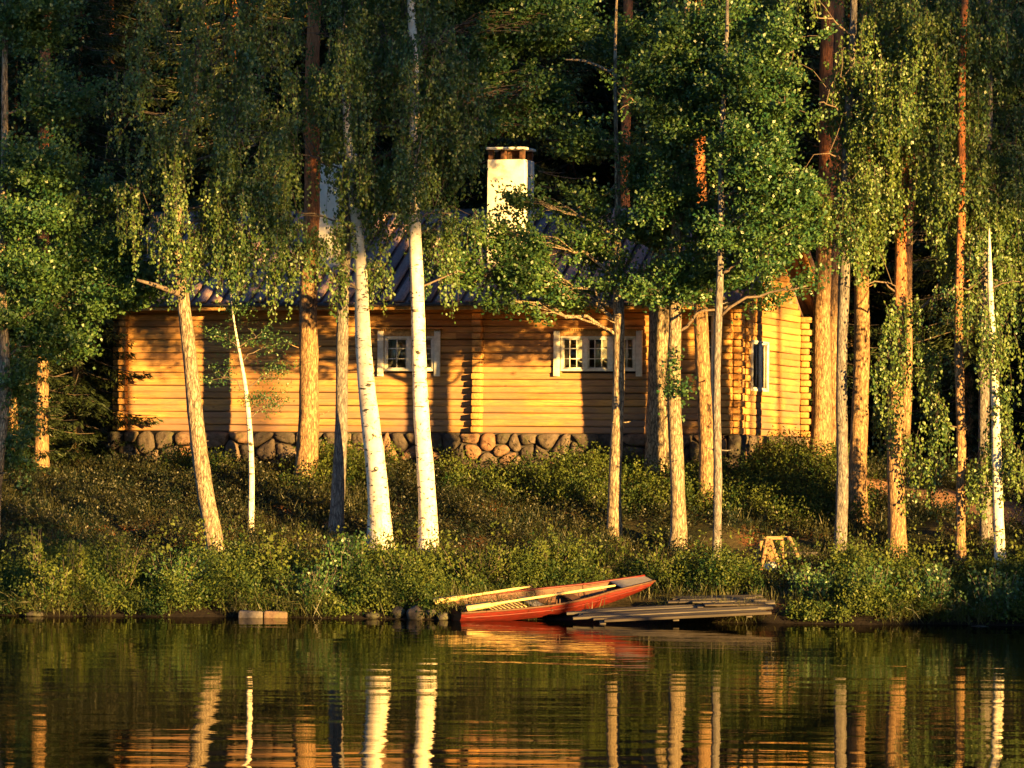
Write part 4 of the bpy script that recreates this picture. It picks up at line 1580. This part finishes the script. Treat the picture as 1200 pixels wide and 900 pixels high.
lv = Leaves()
P = scatter(26000, -14, 14, 2.2, 15)
sprigs(lv, P, 0.12, 0.34, 11, 0.055, 0.35, 0.09)
P = scatter(5000, -14, 14, 9, 14)
sprigs(lv, P, 0.2, 0.5, 10, 0.06, 0.5, 0.1)
P = scatter(9000, -14, 14, 2.2, 13.5)
f_ = -0.25 + np.sin(P[:, 0] * 2.1 + 1) * np.sin(P[:, 1] * 1.6 + P[:, 0] * .5) + 0.5 * np.sin(P[:, 0] * 5.3 + P[:, 1] * 3.1)
sprigs(lv, P[f_ > 0.25], 0.3, 0.62, 16, 0.06, 0.75, 0.1)
P = scatter(5000, -22, 22, 14, 26)
sprigs(lv, P, 0.2, 0.5, 8, 0.09, 0.3, 0.15)
tag(lv.build('bilberry_undergrowth', M['leaf_heath']), label='dark low bilberry undergrowth covering the slope below the cabin', cat='undergrowth', kind='stuff')
lv = Leaves()
P = scatter(6500, -8, 8, 8.5, 14.0)
f_ = np.sin(P[:, 0] * 1.7 + 2) + 0.7 * np.sin(P[:, 0] * 4.1 + P[:, 1] * 2.3)
P = P[((f_ > 0.0) | (P[:, 0] > -1.5)) & ((P - ORG) @ UY > -3.2)]
sprigs(lv, P, 0.25, 0.75, 20, 0.06, 0.6, 0.1)
tag(lv.build('low_herbs', M['leaf_bush']), label='leafy green herbs growing up against the stone base', cat='herbs', kind='stuff')
lv = Leaves()
P = scatter(15000, -14, 14, 1.0, 14.2)
keepm = (np.sin(P[:, 0] * 1.1 + 0.5) + np.sin(P[:, 1] * 1.7 + P[:, 0]) + rng.normal(0, .5, len(P))) > 0.1
P = P[keepm]
for k in range(4):
    n = len(P)
    D = unit(rdir(n) * 0.45 + np.array([0, 0, 1.0]))
    lv.add(P + rng.normal(0, .05, (n, 3)) * (1, 1, 0), D, rdir(n), rng.uniform(0.15, 0.42, n), 0.014, rng.uniform(0, 1, n))
tag(lv.build('grass', M['grass']), label='tufts of grass scattered over the bank and round the stone base', cat='grass', kind='stuff')

lv = Leaves()
x_ = rng.uniform(-13, 13, 5200)
k_ = np.sin(x_ * 1.4 + 2) + 0.6 * np.sin(x_ * 4.4) + rng.normal(0, .35, len(x_))
x_ = x_[k_ > 0.15]
n = len(x_)
y_ = shore_y(x_) + rng.uniform(-0.10, 0.5, n)
P = np.stack([x_, y_, np.maximum(tz(x_, y_), -0.05)], -1)
D = unit(rdir(n) * 0.55 + np.array([0, -0.25, 0.8]))
L = rng.uniform(0.15, 0.55, n)
lv.add(P, D, rdir(n), L, 0.016, rng.uniform(0, .8, n))
D2 = unit(D * 0.7 + rdir(n) * 0.4 + np.array([0, -0.2, -0.45]))
lv.add(P + D * L[:, None] * 0.9, D2, rdir(n), L * .6, 0.010, rng.uniform(0, .8, n))
tag(lv.build('sedge', M['grass']), label='sedge and grass blades leaning over the waterline', cat='sedge', kind='stuff')
# brush along the waterline: dense leafy stems; a little landing is left free for boat and dock
lv = Leaves()
tw = MB()
P = scatter(8800, -14, 14, 0.0, 4.0)
tt_ = P[:, 1] - shore_y(P[:, 0])
land = (P[:, 0] > -1.3) & (P[:, 0] < 5.6) & (tt_ < 2.3 - 0.2 * np.abs(P[:, 0] - 3))
tr_ = (np.abs(P[:, 0] - 5.9) < 0.75) & (tt_ > 0.6)
P = P[~land & ~(tr_ & (rng.random(len(P)) < 0.85))]
hh_ = 0.60 + 0.26 * np.sin(P[:, 0] * 1.9) + 0.22 * np.sin(P[:, 0] * 4.7 + P[:, 1] * 2)
for lo_, hi_ in ((0, .55), (.55, .75), (.75, 1.3)):
    S = P[(hh_ >= lo_) & (hh_ < hi_)]
    m = (lo_ + hi_) / 2 if hi_ < 1.2 else 0.9
    sprigs(lv, S, m * 0.45, m * 1.1, 30, 0.06, 0.55, 0.10, 0.62)
# taller single stems standing out of the brush
P = scatter(260, -12, 12, 0.8, 3.6)
P = P[~((P[:, 0] > -1.3) & (P[:, 0] < 6.8) & (P[:, 1] - shore_y(P[:, 0]) < 2.6))]
sprigs(lv, P, 0.9, 1.45, 34, 0.075, 0.8, 0.09, 0.6)
tag(lv.build('shore_brush', M['leaf_bush']), label='dense leafy brush along the waterline, yellow green where lit', cat='brush', kind='stuff')


def shrub(px, py, hpx, wpx, label, leafm, n=26, size=0.065, t_off=None, name='shrub', cvar=0.6):
    g = ground_hit(px, py)
    zg = float(tz(g[0], g[1]))
    org = np.array([g[0], g[1], zg])
    H, Wd = hpx * g[1] / F, wpx * g[1] / F
    root = empty(name, org, label=label, cat='shrub')
    tw, lv = MB(), Leaves()
    for k in range(n):
        e = np.array([rng.normal(0, .45) * Wd / 2 * 1.1, rng.normal(0, .45) * Wd / 2, H * rng.uniform(.45, 1.0)])
        Pp = sag_path(np.array([e[0] * .15, e[1] * .15, -.05]), e, 7, -0.05)
        tw.tube(Pp, np.linspace(.011, .003, 7), 4)
        m = 46
        t = rng.uniform(.15, 1, m)
        Q_ = np.stack([np.interp(t, np.linspace(0, 1, 7), Pp[:, q]) for q in range(3)], -1) + rng.normal(0, .055, (m, 3))
        L = size * rng.uniform(.7, 1.4, m)
        lv.add(Q_, rdir(m) + np.array([0, 0, .5]), rdir(m), L, L * .72, np.clip(rng.normal(cvar, .2, m), 0, 1))
    tw.build('stems', M['twig'], root, smooth=True)
    lv.build('foliage', leafm, root)
    return root


shrub(45, 708, 92, 26, 'tall slender shrub with round leaves near the left edge of the shore', M['leaf_bush'], 14, 0.07)
shrub(86, 708, 78, 32, 'yellow leaved shrub beside the tall slender one near the left edge', M['leaf_bush'], 18, 0.08, cvar=0.9)
shrub(62, 712, 46, 70, 'low golden shrub at the waterline on the far left', M['leaf_bush'], 26, 0.065, cvar=0.9)
shrub(140, 700, 62, 60, 'bushy shrub left of the leaning birch foot', M['leaf_bush'], 30)
shrub(205, 702, 58, 70, 'dark shrub just left of the leaning birch foot', M['leaf_alder'], 34)
shrub(330, 690, 60, 60, 'light leaved shrub behind the two pale blocks', M['leaf_bush'], 26, 0.085, cvar=0.9)
shrub(400, 700, 76, 60, 'fresh green shrub at the foot of the slim purple grey stem', M['leaf_green'], 42, 0.075, cvar=0.8)
shrub(365, 712, 50, 70, 'deep green shrub close to the water left of the white birches', M['leaf_green'], 36, 0.06, cvar=0.3)
shrub(475, 700, 50, 70, 'yellow green shrub between the feet of the white birches', M['leaf_bush'], 34)
shrub(560, 690, 54, 80, 'wide sunlit shrub behind the oar blades', M['leaf_bush'], 40, cvar=0.75)
shrub(640, 684, 50, 70, 'sunlit shrub behind the middle of the boat', M['leaf_bush'], 36, cvar=0.7)
shrub(700, 676, 48, 60, 'shrub behind the bow of the boat', M['leaf_bush'], 30)
shrub(770, 690, 50, 60, 'shrub right of the boat bow', M['leaf_bush'], 30)
shrub(955, 708, 50, 70, 'shaded shrub at the right end of the dock', M['leaf_alder'], 40)
shrub(1020, 716, 56, 80, 'shaded shrub at the water below the golden pines', M['leaf_alder'], 46, cvar=.4)
shrub(1100, 722, 60, 80, 'shaded shrub at the water below the narrow reddish stem', M['leaf_alder'], 46, cvar=.4)
shrub(1170, 724, 60, 80, 'shaded shrub at the water in the right corner', M['leaf_alder'], 46, cvar=.4)
shrub(345, 566, 24, 30, 'small leafy plant against the stone base behind the pine', M['leaf_bush'], 10, 0.05)
shrub(520, 556, 34, 34, 'broad leaved plant at the stone base below the left window', M['leaf_green'], 16, 0.09, cvar=.7)


# ------------------------------------------------------------------ rocks
def rock(px, py, wpx, hpx, label, name='shore_stone', mat=None, Y=None, cat='stone', depth=1.0, sink=0.3):
    g = ground_hit(px, py) if Y is None else at(px, py, Y)
    Wd, H = wpx * g[1] / F / 2, hpx * g[1] / F
    n, m = 18, 12
    th = np.linspace(0, 2 * np.pi, n, endpoint=False)
    ph = np.linspace(0.12, np.pi - 0.12, m)
    T_, P_ = np.meshgrid(th, ph)
    s1, s2, s3 = rng.uniform(0, 6, 3)
    rr = 1 + 0.13 * np.sin(2 * T_ + s1) * np.sin(P_) + 0.10 * np.sin(3 * T_ + s2 + 2 * P_) + 0.07 * np.sin(5 * P_ + s3) + rng.normal(0, 0.015, T_.shape)
    X = rr * np.sin(P_) * np.cos(T_) * Wd
    Yy = rr * np.sin(P_) * np.sin(T_) * Wd * depth
    Z = np.sign(np.cos(P_)) * np.abs(np.cos(P_)) ** 0.7 * rr * H * 0.62
    V = np.stack([X, Yy, Z + H * 0.62 - H * sink], -1).reshape(-1, 3)
    Q = [[i * n + j, (i + 1) * n + j, (i + 1) * n + (j + 1) % n, i * n + (j + 1) % n] for i in range(m - 1) for j in range(n)]
    mb = MB()
    vv = rng.random()
    mb.add(V, Q, vv)
    mb.add(V[:n], [[0, j, j + 1] for j in range(1, n - 1)], vv)
    mb.add(V[-n:], [[0, j + 1, j] for j in range(1, n - 1)], vv)
    o = mb.build(name, mat or M['rock'], smooth=True)
    o.location = (g[0], g[1], float(tz(g[0], g[1])) if tz(g[0], g[1]) > -0.1 else -0.08)
    tag(o, label=label, cat=cat)
    return o


rock(467, 722, 20, 11, 'small dark stone at the left end of the row beside the boat stern')
rock(488, 724, 26, 14, 'low wet stone with a sunlit patch below the right white birch')
rock(505, 722, 22, 10, 'flat bluish stone touching the boat stern')
rock(520, 726, 18, 8, 'smallest stone at the stern of the boat, half in water')
rock(436, 724, 16, 7, 'lone dark stone in the shade below the left white birch')
rock(572, 552, 62, 9, 'flat reddish rock slab in the grass below the log ends', 'flat_rock', M['stone'], depth=.5)
rock(903, 668, 14, 10, 'white stone lying under the trestle', 'white_stone', M['plaster'])
rock(918, 670, 8, 8, 'smaller white stone under the right trestle leg', 'white_stone', M['plaster'])
rock(1150, 742, 24, 6, 'flat bluish stone in the water at the right edge')
rock(40, 722, 20, 6, 'low reddish stone on the left waterline')

# two pale blocks at the water's edge
for px, w, lab, mt in ((294, 28, 'pale squared block at the waterline, left one of two', M['concrete']), (323, 27, 'darker reddish squared block at the waterline, right one of two', M['stone'])):
    g = at(px, 724, 85.7)
    mb = MB()
    hw_ = w * 85.7 / F / 2
    mb.box((-hw_, -.2, -.12), (hw_, .2, .13), 0.03, .7, fn=lambda v: v + rng.normal(0, .006, v.shape))
    o = mb.build('stone_block', mt, smooth=False, loc=(g[0], g[1], 0.0))
    o.rotation_euler = (0, 0.03, rng.uniform(-.08, .08))
    tag(o, label=lab, cat='block')


# ------------------------------------------------------------------ the rowing boat
def boat():
    LB, NB = 4.55, 26
    bow_px, stern_px = at(757, 676, 87.2), at(527, 722, 85.3)
    base = np.array([stern_px[0], stern_px[1], 0.0])
    yaw = math.atan2(bow_px[1] - stern_px[1], bow_px[0] - stern_px[0])
    root = empty('rowing_boat', base + (0, 0, -0.03), yaw, label='red wooden rowing boat drawn up on the shore with its bow raised', cat='boat')
    pitch = math.radians(5.2)
    root.rotation_euler = (math.radians(12), -pitch, yaw)
    s = np.linspace(0, 1, NB)
    half = 0.50 + 0.16 * np.sin(np.clip(s * 1.25, 0, 1) * np.pi * 0.8 + .3) - 0.62 * np.clip(s - 0.45, 0, 1) ** 1.7 * 1.35
    half = np.clip(half, 0.11, None)
    bot = half * 0.70
    keel = 0.02 + 0.40 * np.clip(s - 0.62, 0, 1) ** 1.6 * 3.0 * 0.36 / 0.4 + 0.05 * np.clip(.15 - s, 0, 1) * 3
    sheer = 0.29 + 0.03 * (s - 0.35) ** 2 + 0.42 * np.clip(s - 0.4, 0, 1) ** 2.0 + 0.04 * np.clip(.2 - s, 0, 1)
    x = s * 4.0 * 1.0
    x = x * (LB - 0.35) / 4.0
    rake = np.clip(s - 0.85, 0, 1) / .15

    def shell(off, zoff):
        rows = []
        for i in range(NB):
            b, h = bot[i] - off, half[i] - off
            k, t = keel[i] + zoff, sheer[i]
            xr = 0.30 * rake[i]
            row = []
            for f in (-1, -0.5, 0, 0.5, 1):
                row.append((x[i], f * b, k))
            side = []
            for q in (0.25, 0.5, 0.75, 1.0):
                yy = b + (h - b) * q + 0.04 * math.sin(q * math.pi)
                side.append((x[i] + xr * q, yy, k + (t - k) * q))
            row = [(p[0], -p[1], p[2]) for p in reversed(side)] + row + side
            rows.append(row)
        return np.array(rows)
    Vo, Vi = shell(0, 0), shell(0.03, 0.035)
    m = Vo.shape[1]

    def quads(flip):
        Q = []
        for i in range(NB - 1):
            for j in range(m - 1):
                f = [i * m + j, i * m + j + 1, (i + 1) * m + j + 1, (i + 1) * m + j]
                Q.append(f[::-1] if flip else f)
        return Q
    mb = MB()
    mb.add(Vo.reshape(-1, 3), quads(True))
    for i in (0, NB - 1):
        ring = Vo[i]
        c = ring.mean(0)
        mb.add(np.concatenate([ring, [c]]), [[j, (j + 1) % m, m] for j in range(m)])
    # strake edges
    for q in (5.5 / 8,):
        pass
    hull = mb.build('hull', M['red_paint'], root, smooth=False)
    for sgn in (-1, 1):
        mb = MB()
        e = Vo[:, -2 if sgn > 0 else 1] * .5 + Vo[:, -3 if sgn > 0 else 2] * .5
        e = e + np.array([0, sgn * 0.008, 0])
        mb.tube(e, 0.012, 5)
        mb.build('strake', M['red_paint'], hull, smooth=True)
    mb = MB()
    mb.add(Vi.reshape(-1, 3), quads(False))
    for i in (0, NB - 1):
        ring = Vi[i]
        c = ring.mean(0)
        mb.add(np.concatenate([ring, [c]]), [[j, (j + 1) % m, m] for j in range(m)])
    mb.build('hull_lining', M['boat_in'], root)
    for sgn in (-1, 1):
        e = Vo[:, -1 if sgn > 0 else 0] * .5 + Vi[:, -1 if sgn > 0 else 0] * .5
        mb = MB()
        n = NB
        V = []
        for i in range(n):
            for (dy, dz) in ((-.03, -.012), (.03, -.012), (.03, .018), (-.03, .018)):
                V.append(e[i] + (0, dy, dz))
        Q = [[i * 4 + a, i * 4 + (a + 1) % 4, i * 4 + 4 + (a + 1) % 4, i * 4 + 4 + a] for i in range(n - 1) for a in range(4)] + [[3, 2, 1, 0], [(n - 1) * 4 + a for a in range(4)]]
        mb.add(V, Q)
        mb.build('gunwale', M['red_paint'] if sgn > 0 else M['boat_in'], root)

    def at_s(v, arr):
        return float(np.interp(v, s, arr))
    for sv, w, mt in ((0.10, 0.30, 'boat_in'), (0.45, 0.24, 'boat_deck'), (0.66, 0.24, 'boat_in')):
        hz = at_s(sv, sheer) - 0.10
        hb = at_s(sv, half) - 0.055
        xc = at_s(sv, x)
        mb = MB()
        mb.box((xc - w / 2, -hb, hz - .03), (xc + w / 2, hb, hz), .006)
        mb.build('thwart', M[mt], root)
    # bow deck
    mb = MB()
    i0 = int(NB * 0.86)
    V, Q = [], []
    for i in range(i0, NB):
        a, b = Vi[i, 0], Vi[i, -1]
        V += [a + (0, 0, -.004), b + (0, 0, -.004), a + (0, 0, -.03), b + (0, 0, -.03)]
    for k in range(NB - i0 - 1):
        o = k * 4
        Q += [[o, o + 4, o + 5, o + 1], [o + 2, o + 3, o + 7, o + 6]]
    Q += [[0, 1, 3, 2]]
    mb.add(V, Q)
    mb.build('bow_deck', M['boat_deck'], root)
    # slatted floor grating, leaning up
    mb = MB()
    for k in range(9):
        xc = at_s(0.20, x) + k * 0.085
        hb = 0.36
        mb.box((xc - .02, -hb, 0.19 + 0.004 * k), (xc + .02, hb, 0.215 + .004 * k), .004)
    for yy in (-.3, .3):
        mb.box((at_s(.2, x) - .05, yy - .02, 0.135), (at_s(.2, x) + .75, yy + .02, 0.165), 0)
    mb.build('floor_grating', M['oar'], root)
    for sv in (0.18, 0.32, 0.55, 0.76):
        mb = MB()
        i = int(sv * (NB - 1))
        r_ = Vi[i] * np.array([1, .985, 1]) + (0, 0, .012)
        mb.tube(r_, .018, 4)
        mb.build('rib', M['boat_in'], root)
    for sgn in (-1, 1):
        mb = MB()
        xc = at_s(.50, x)
        yy = sgn * (at_s(.50, half) - .01)
        hz = at_s(.50, sheer) + .02
        for dx in (-.035, .035):
            mb.tube([(xc + dx, yy, hz - .03), (xc + dx, yy, hz + .09)], .009, 6)
        mb.build('rowlock', M['metal'], root)
    root_m = root.matrix_basis.copy()
    return root, root.matrix_basis.copy(), (s, x, half, sheer)


boat_o, bm, (bs, bx_, bh, bsh) = boat()


def oar(p0, p1, name_label, roll):
    """p0 blade end, p1 handle end, world points"""
    p0, p1 = Vector(p0), Vector(p1)
    L = (p1 - p0).length
    mb = MB()
    xs_ = np.linspace(0, L, 24)
    mb.tube(np.stack([np.linspace(.55, L - .28, 12), np.zeros(12), np.zeros(12)], -1), np.linspace(.024, .028, 12), 8)
    o = mb.build('oar', M['oar'], smooth=True)
    b = MB()
    n = 10
    X = np.linspace(0, .9, n)
    wd = np.interp(X, [0, .5, .75, .9], [.078, .070, .035, .026])
    th = np.interp(X, [0, .6, .9], [.010, .014, .026])
    V = []
    for i in range(n):
        V += [(X[i], -wd[i], 0), (X[i], 0, -th[i]), (X[i], wd[i], 0), (X[i], 0, th[i])]
    Q = [[i * 4 + a, i * 4 + (a + 1) % 4, i * 4 + 4 + (a + 1) % 4, i * 4 + 4 + a] for i in range(n - 1) for a in range(4)] + [[3, 2, 1, 0], [(n - 1) * 4 + a for a in range(4)]]
    b.add(V, Q)
    b.build('blade', M['oar'], o)
    h = MB()
    h.tube([(L - .3, 0, 0), (L - .27, 0, 0), (L - .02, 0, 0), (L, 0, 0)], [.018, .020, .019, .012], 8)
    h.build('handle', M['oar'], o, smooth=True)
    q = (p1 - p0).to_track_quat('X', 'Z')
    o.rotation_mode = 'QUATERNION'
    from mathutils import Quaternion
    o.rotation_quaternion = q @ Quaternion((1, 0, 0), roll)
    o.location = p0
    tag(o, label=name_label, cat='oar')


def bl(sv, side, dz, dx=0.0):
    x = float(np.interp(sv, bs, bx_)) + dx
    return bm @ Vector((x, side * float(np.interp(min(max(sv, 0), 1), bs, bh)), float(np.interp(min(max(sv, 0), 1), bs, bsh)) + dz))


oar(bl(0.04, -0.75, 0.065, 0.0), bl(0.86, -0.55, 0.05), 'long near oar lying along the boat with its pale blade over the stern', 1.0)
oar(bl(0.0, 0.55, 0.06, -0.2), bl(0.50, 0.95, 0.07), 'shorter seen far oar resting on the far gunwale', 1.0)


# ------------------------------------------------------------------ the old dock
def deck(name, pxs, Y0, Y1, z0, z1, nb, label, tilt_z, thick=0.05, mat='greywood'):
    a, b = at(pxs[0], 700, (Y0 + Y1) / 2)[0], at(pxs[1], 700, (Y0 + Y1) / 2)[0]
    root = empty(name, (a, Y0, z0), label=label, cat='dock')
    root.rotation_euler = (0, -math.atan2(z1 - z0, b - a), 0)
    wd = (Y1 - Y0) / nb
    mb = MB()
    L = b - a
    for i in range(nb):
        e0, e1 = rng.uniform(-.25, .2), rng.uniform(-.3, .15)
        if nb > 6 and i < 3:
            e0 += (3 - i) * 0.22
        zj = rng.uniform(-.012, .012)
        mb.box((max(e0, -.2), i * wd + .008, zj), (L + e1, (i + 1) * wd - .008, thick + zj), .008, rng.uniform(0, 1), fn=lambda v, zz=tilt_z: v + np.stack([0 * v[:, 0], 0 * v[:, 0], zz * v[:, 1]], -1))
    mb.build('planks', M[mat], root)
    mb = MB()
    for xx in (.5, L * .5, L - .5):
        mb.box((xx - .06, 0.10, -.05), (xx + .06, Y1 - Y0 - .03, -0.016), .01, .3, fn=lambda v, zz=tilt_z: v + np.stack([0 * v[:, 0], 0 * v[:, 0], zz * v[:, 1]], -1))
    mb.build('cross_beams', M['greywood'], root)
    return root


deck('dock', (676, 905), 83.6, 85.6, 0.0, 0.22, 10, 'low worn grey plank dock lying half on the shore right of the boat', 0.09)
deck('dock_section', (790, 893), 84.7, 86.2, 0.31, 0.36, 7, 'loose grey board platform resting on the dock near its right end', 0.10, 0.035)

# ------------------------------------------------------------------ trestle, plank, pot
g = ground_hit(912, 671)
root = empty('trestle', (g[0], g[1], float(tz(g[0], g[1]))), 0.25, label='small wooden trestle standing in the grass above the dock', cat='trestle')
k_ = g[1] / F


def leg(x0, z0_, x1, z1_, y, w=.03):
    mb = MB()
    a, b = np.array([x0, y, z0_]), np.array([x1, y * .6, z1_])
    d = unit(b - a)
    s_ = np.array([1, 0, 0]) * w
    t_ = np.array([0, 1, 0]) * w * .7
    V = [a - s_ - t_, a + s_ - t_, a + s_ + t_, a - s_ + t_, b - s_ - t_, b + s_ - t_, b + s_ + t_, b - s_ + t_]
    mb.add(V, [[3, 2, 1, 0], [4, 5, 6, 7], [0, 1, 5, 4], [1, 2, 6, 5], [2, 3, 7, 6], [3, 0, 4, 7]])
    mb.build('leg', M['rawwood'], root)


root.scale = (1.2, 1.2, 1.15)
leg(-.40, -.05, -.24, .62, -.2)
leg(.02, -.05, -.20, .62, -.2)
leg(.46, -.05, .15, .66, -.2)
leg(.20, -.05, .12, .64, .35)
leg(-.36, -.05, -.24, .6, .35)
mb = MB()
V = [(-.34, -.17, .20), (-.07, -.17, .20), (-.19, -.15, .58), (-.25, -.15, .58)]
V = V + [(a, b + .02, c) for a, b, c in V]
mb.add(V, [[0, 1, 2, 3], [7, 6, 5, 4], [0, 4, 5, 1], [1, 5, 6, 2], [2, 6, 7, 3], [3, 7, 4, 0]], .2)
mb.build('end_panel', M['rawwood'], root)
mb = MB()
mb.box((-.30, -.02, .60), (.22, .05, .66), .008)
mb.build('top_beam', M['rawwood'], root)
g = ground_hit(928, 661)
mb = MB()
mb.box((-.55, -.09, .02), (.5, .09, .10), .01, .3)
o = mb.build('plank', M['greywood'], loc=(g[0] + .1, g[1] + .4, float(tz(g[0] + .1, g[1] + .4)) + .06))
tag(o, label='thick grey plank lying behind the trestle', cat='plank')

g = ground_hit(586, 546)
root = empty('plant_pot', (g[0], g[1], float(tz(g[0], g[1]))), label='round clay tub with long arching leaves at the stone base', cat='plant pot')
mb = MB()
mb.tube([(0, 0, -.05), (0, 0, 0), (0, 0, .30), (0, 0, .34), (0, 0, .40), (0, 0, .385)], [.17, .19, .225, .245, .245, .20], 20)
mb.build('tub', M['terracotta'], root, smooth=True)
lv = Leaves()
for k in range(34):
    a = rng.uniform(0, 6.28)
    e = np.array([math.cos(a) * .5 - .25, math.sin(a) * .3, 1.0]) * rng.uniform(.5, 1.05)
    t = np.linspace(0, 1, 9)[:, None]
    Pp = np.array([0, 0, .36]) + e * t + np.array([0, 0, -0.25]) * t ** 3
    D = np.diff(Pp, axis=0)
    L = np.linalg.norm(D, axis=1) * 1.6
    lv.add(Pp[:-1], D, np.tile([math.sin(a), math.cos(a), .3], (8, 1)), L, np.linspace(.03, .012, 8), .8)
lv.build('leaves', M['grass'], root)
print('LEAVES done')
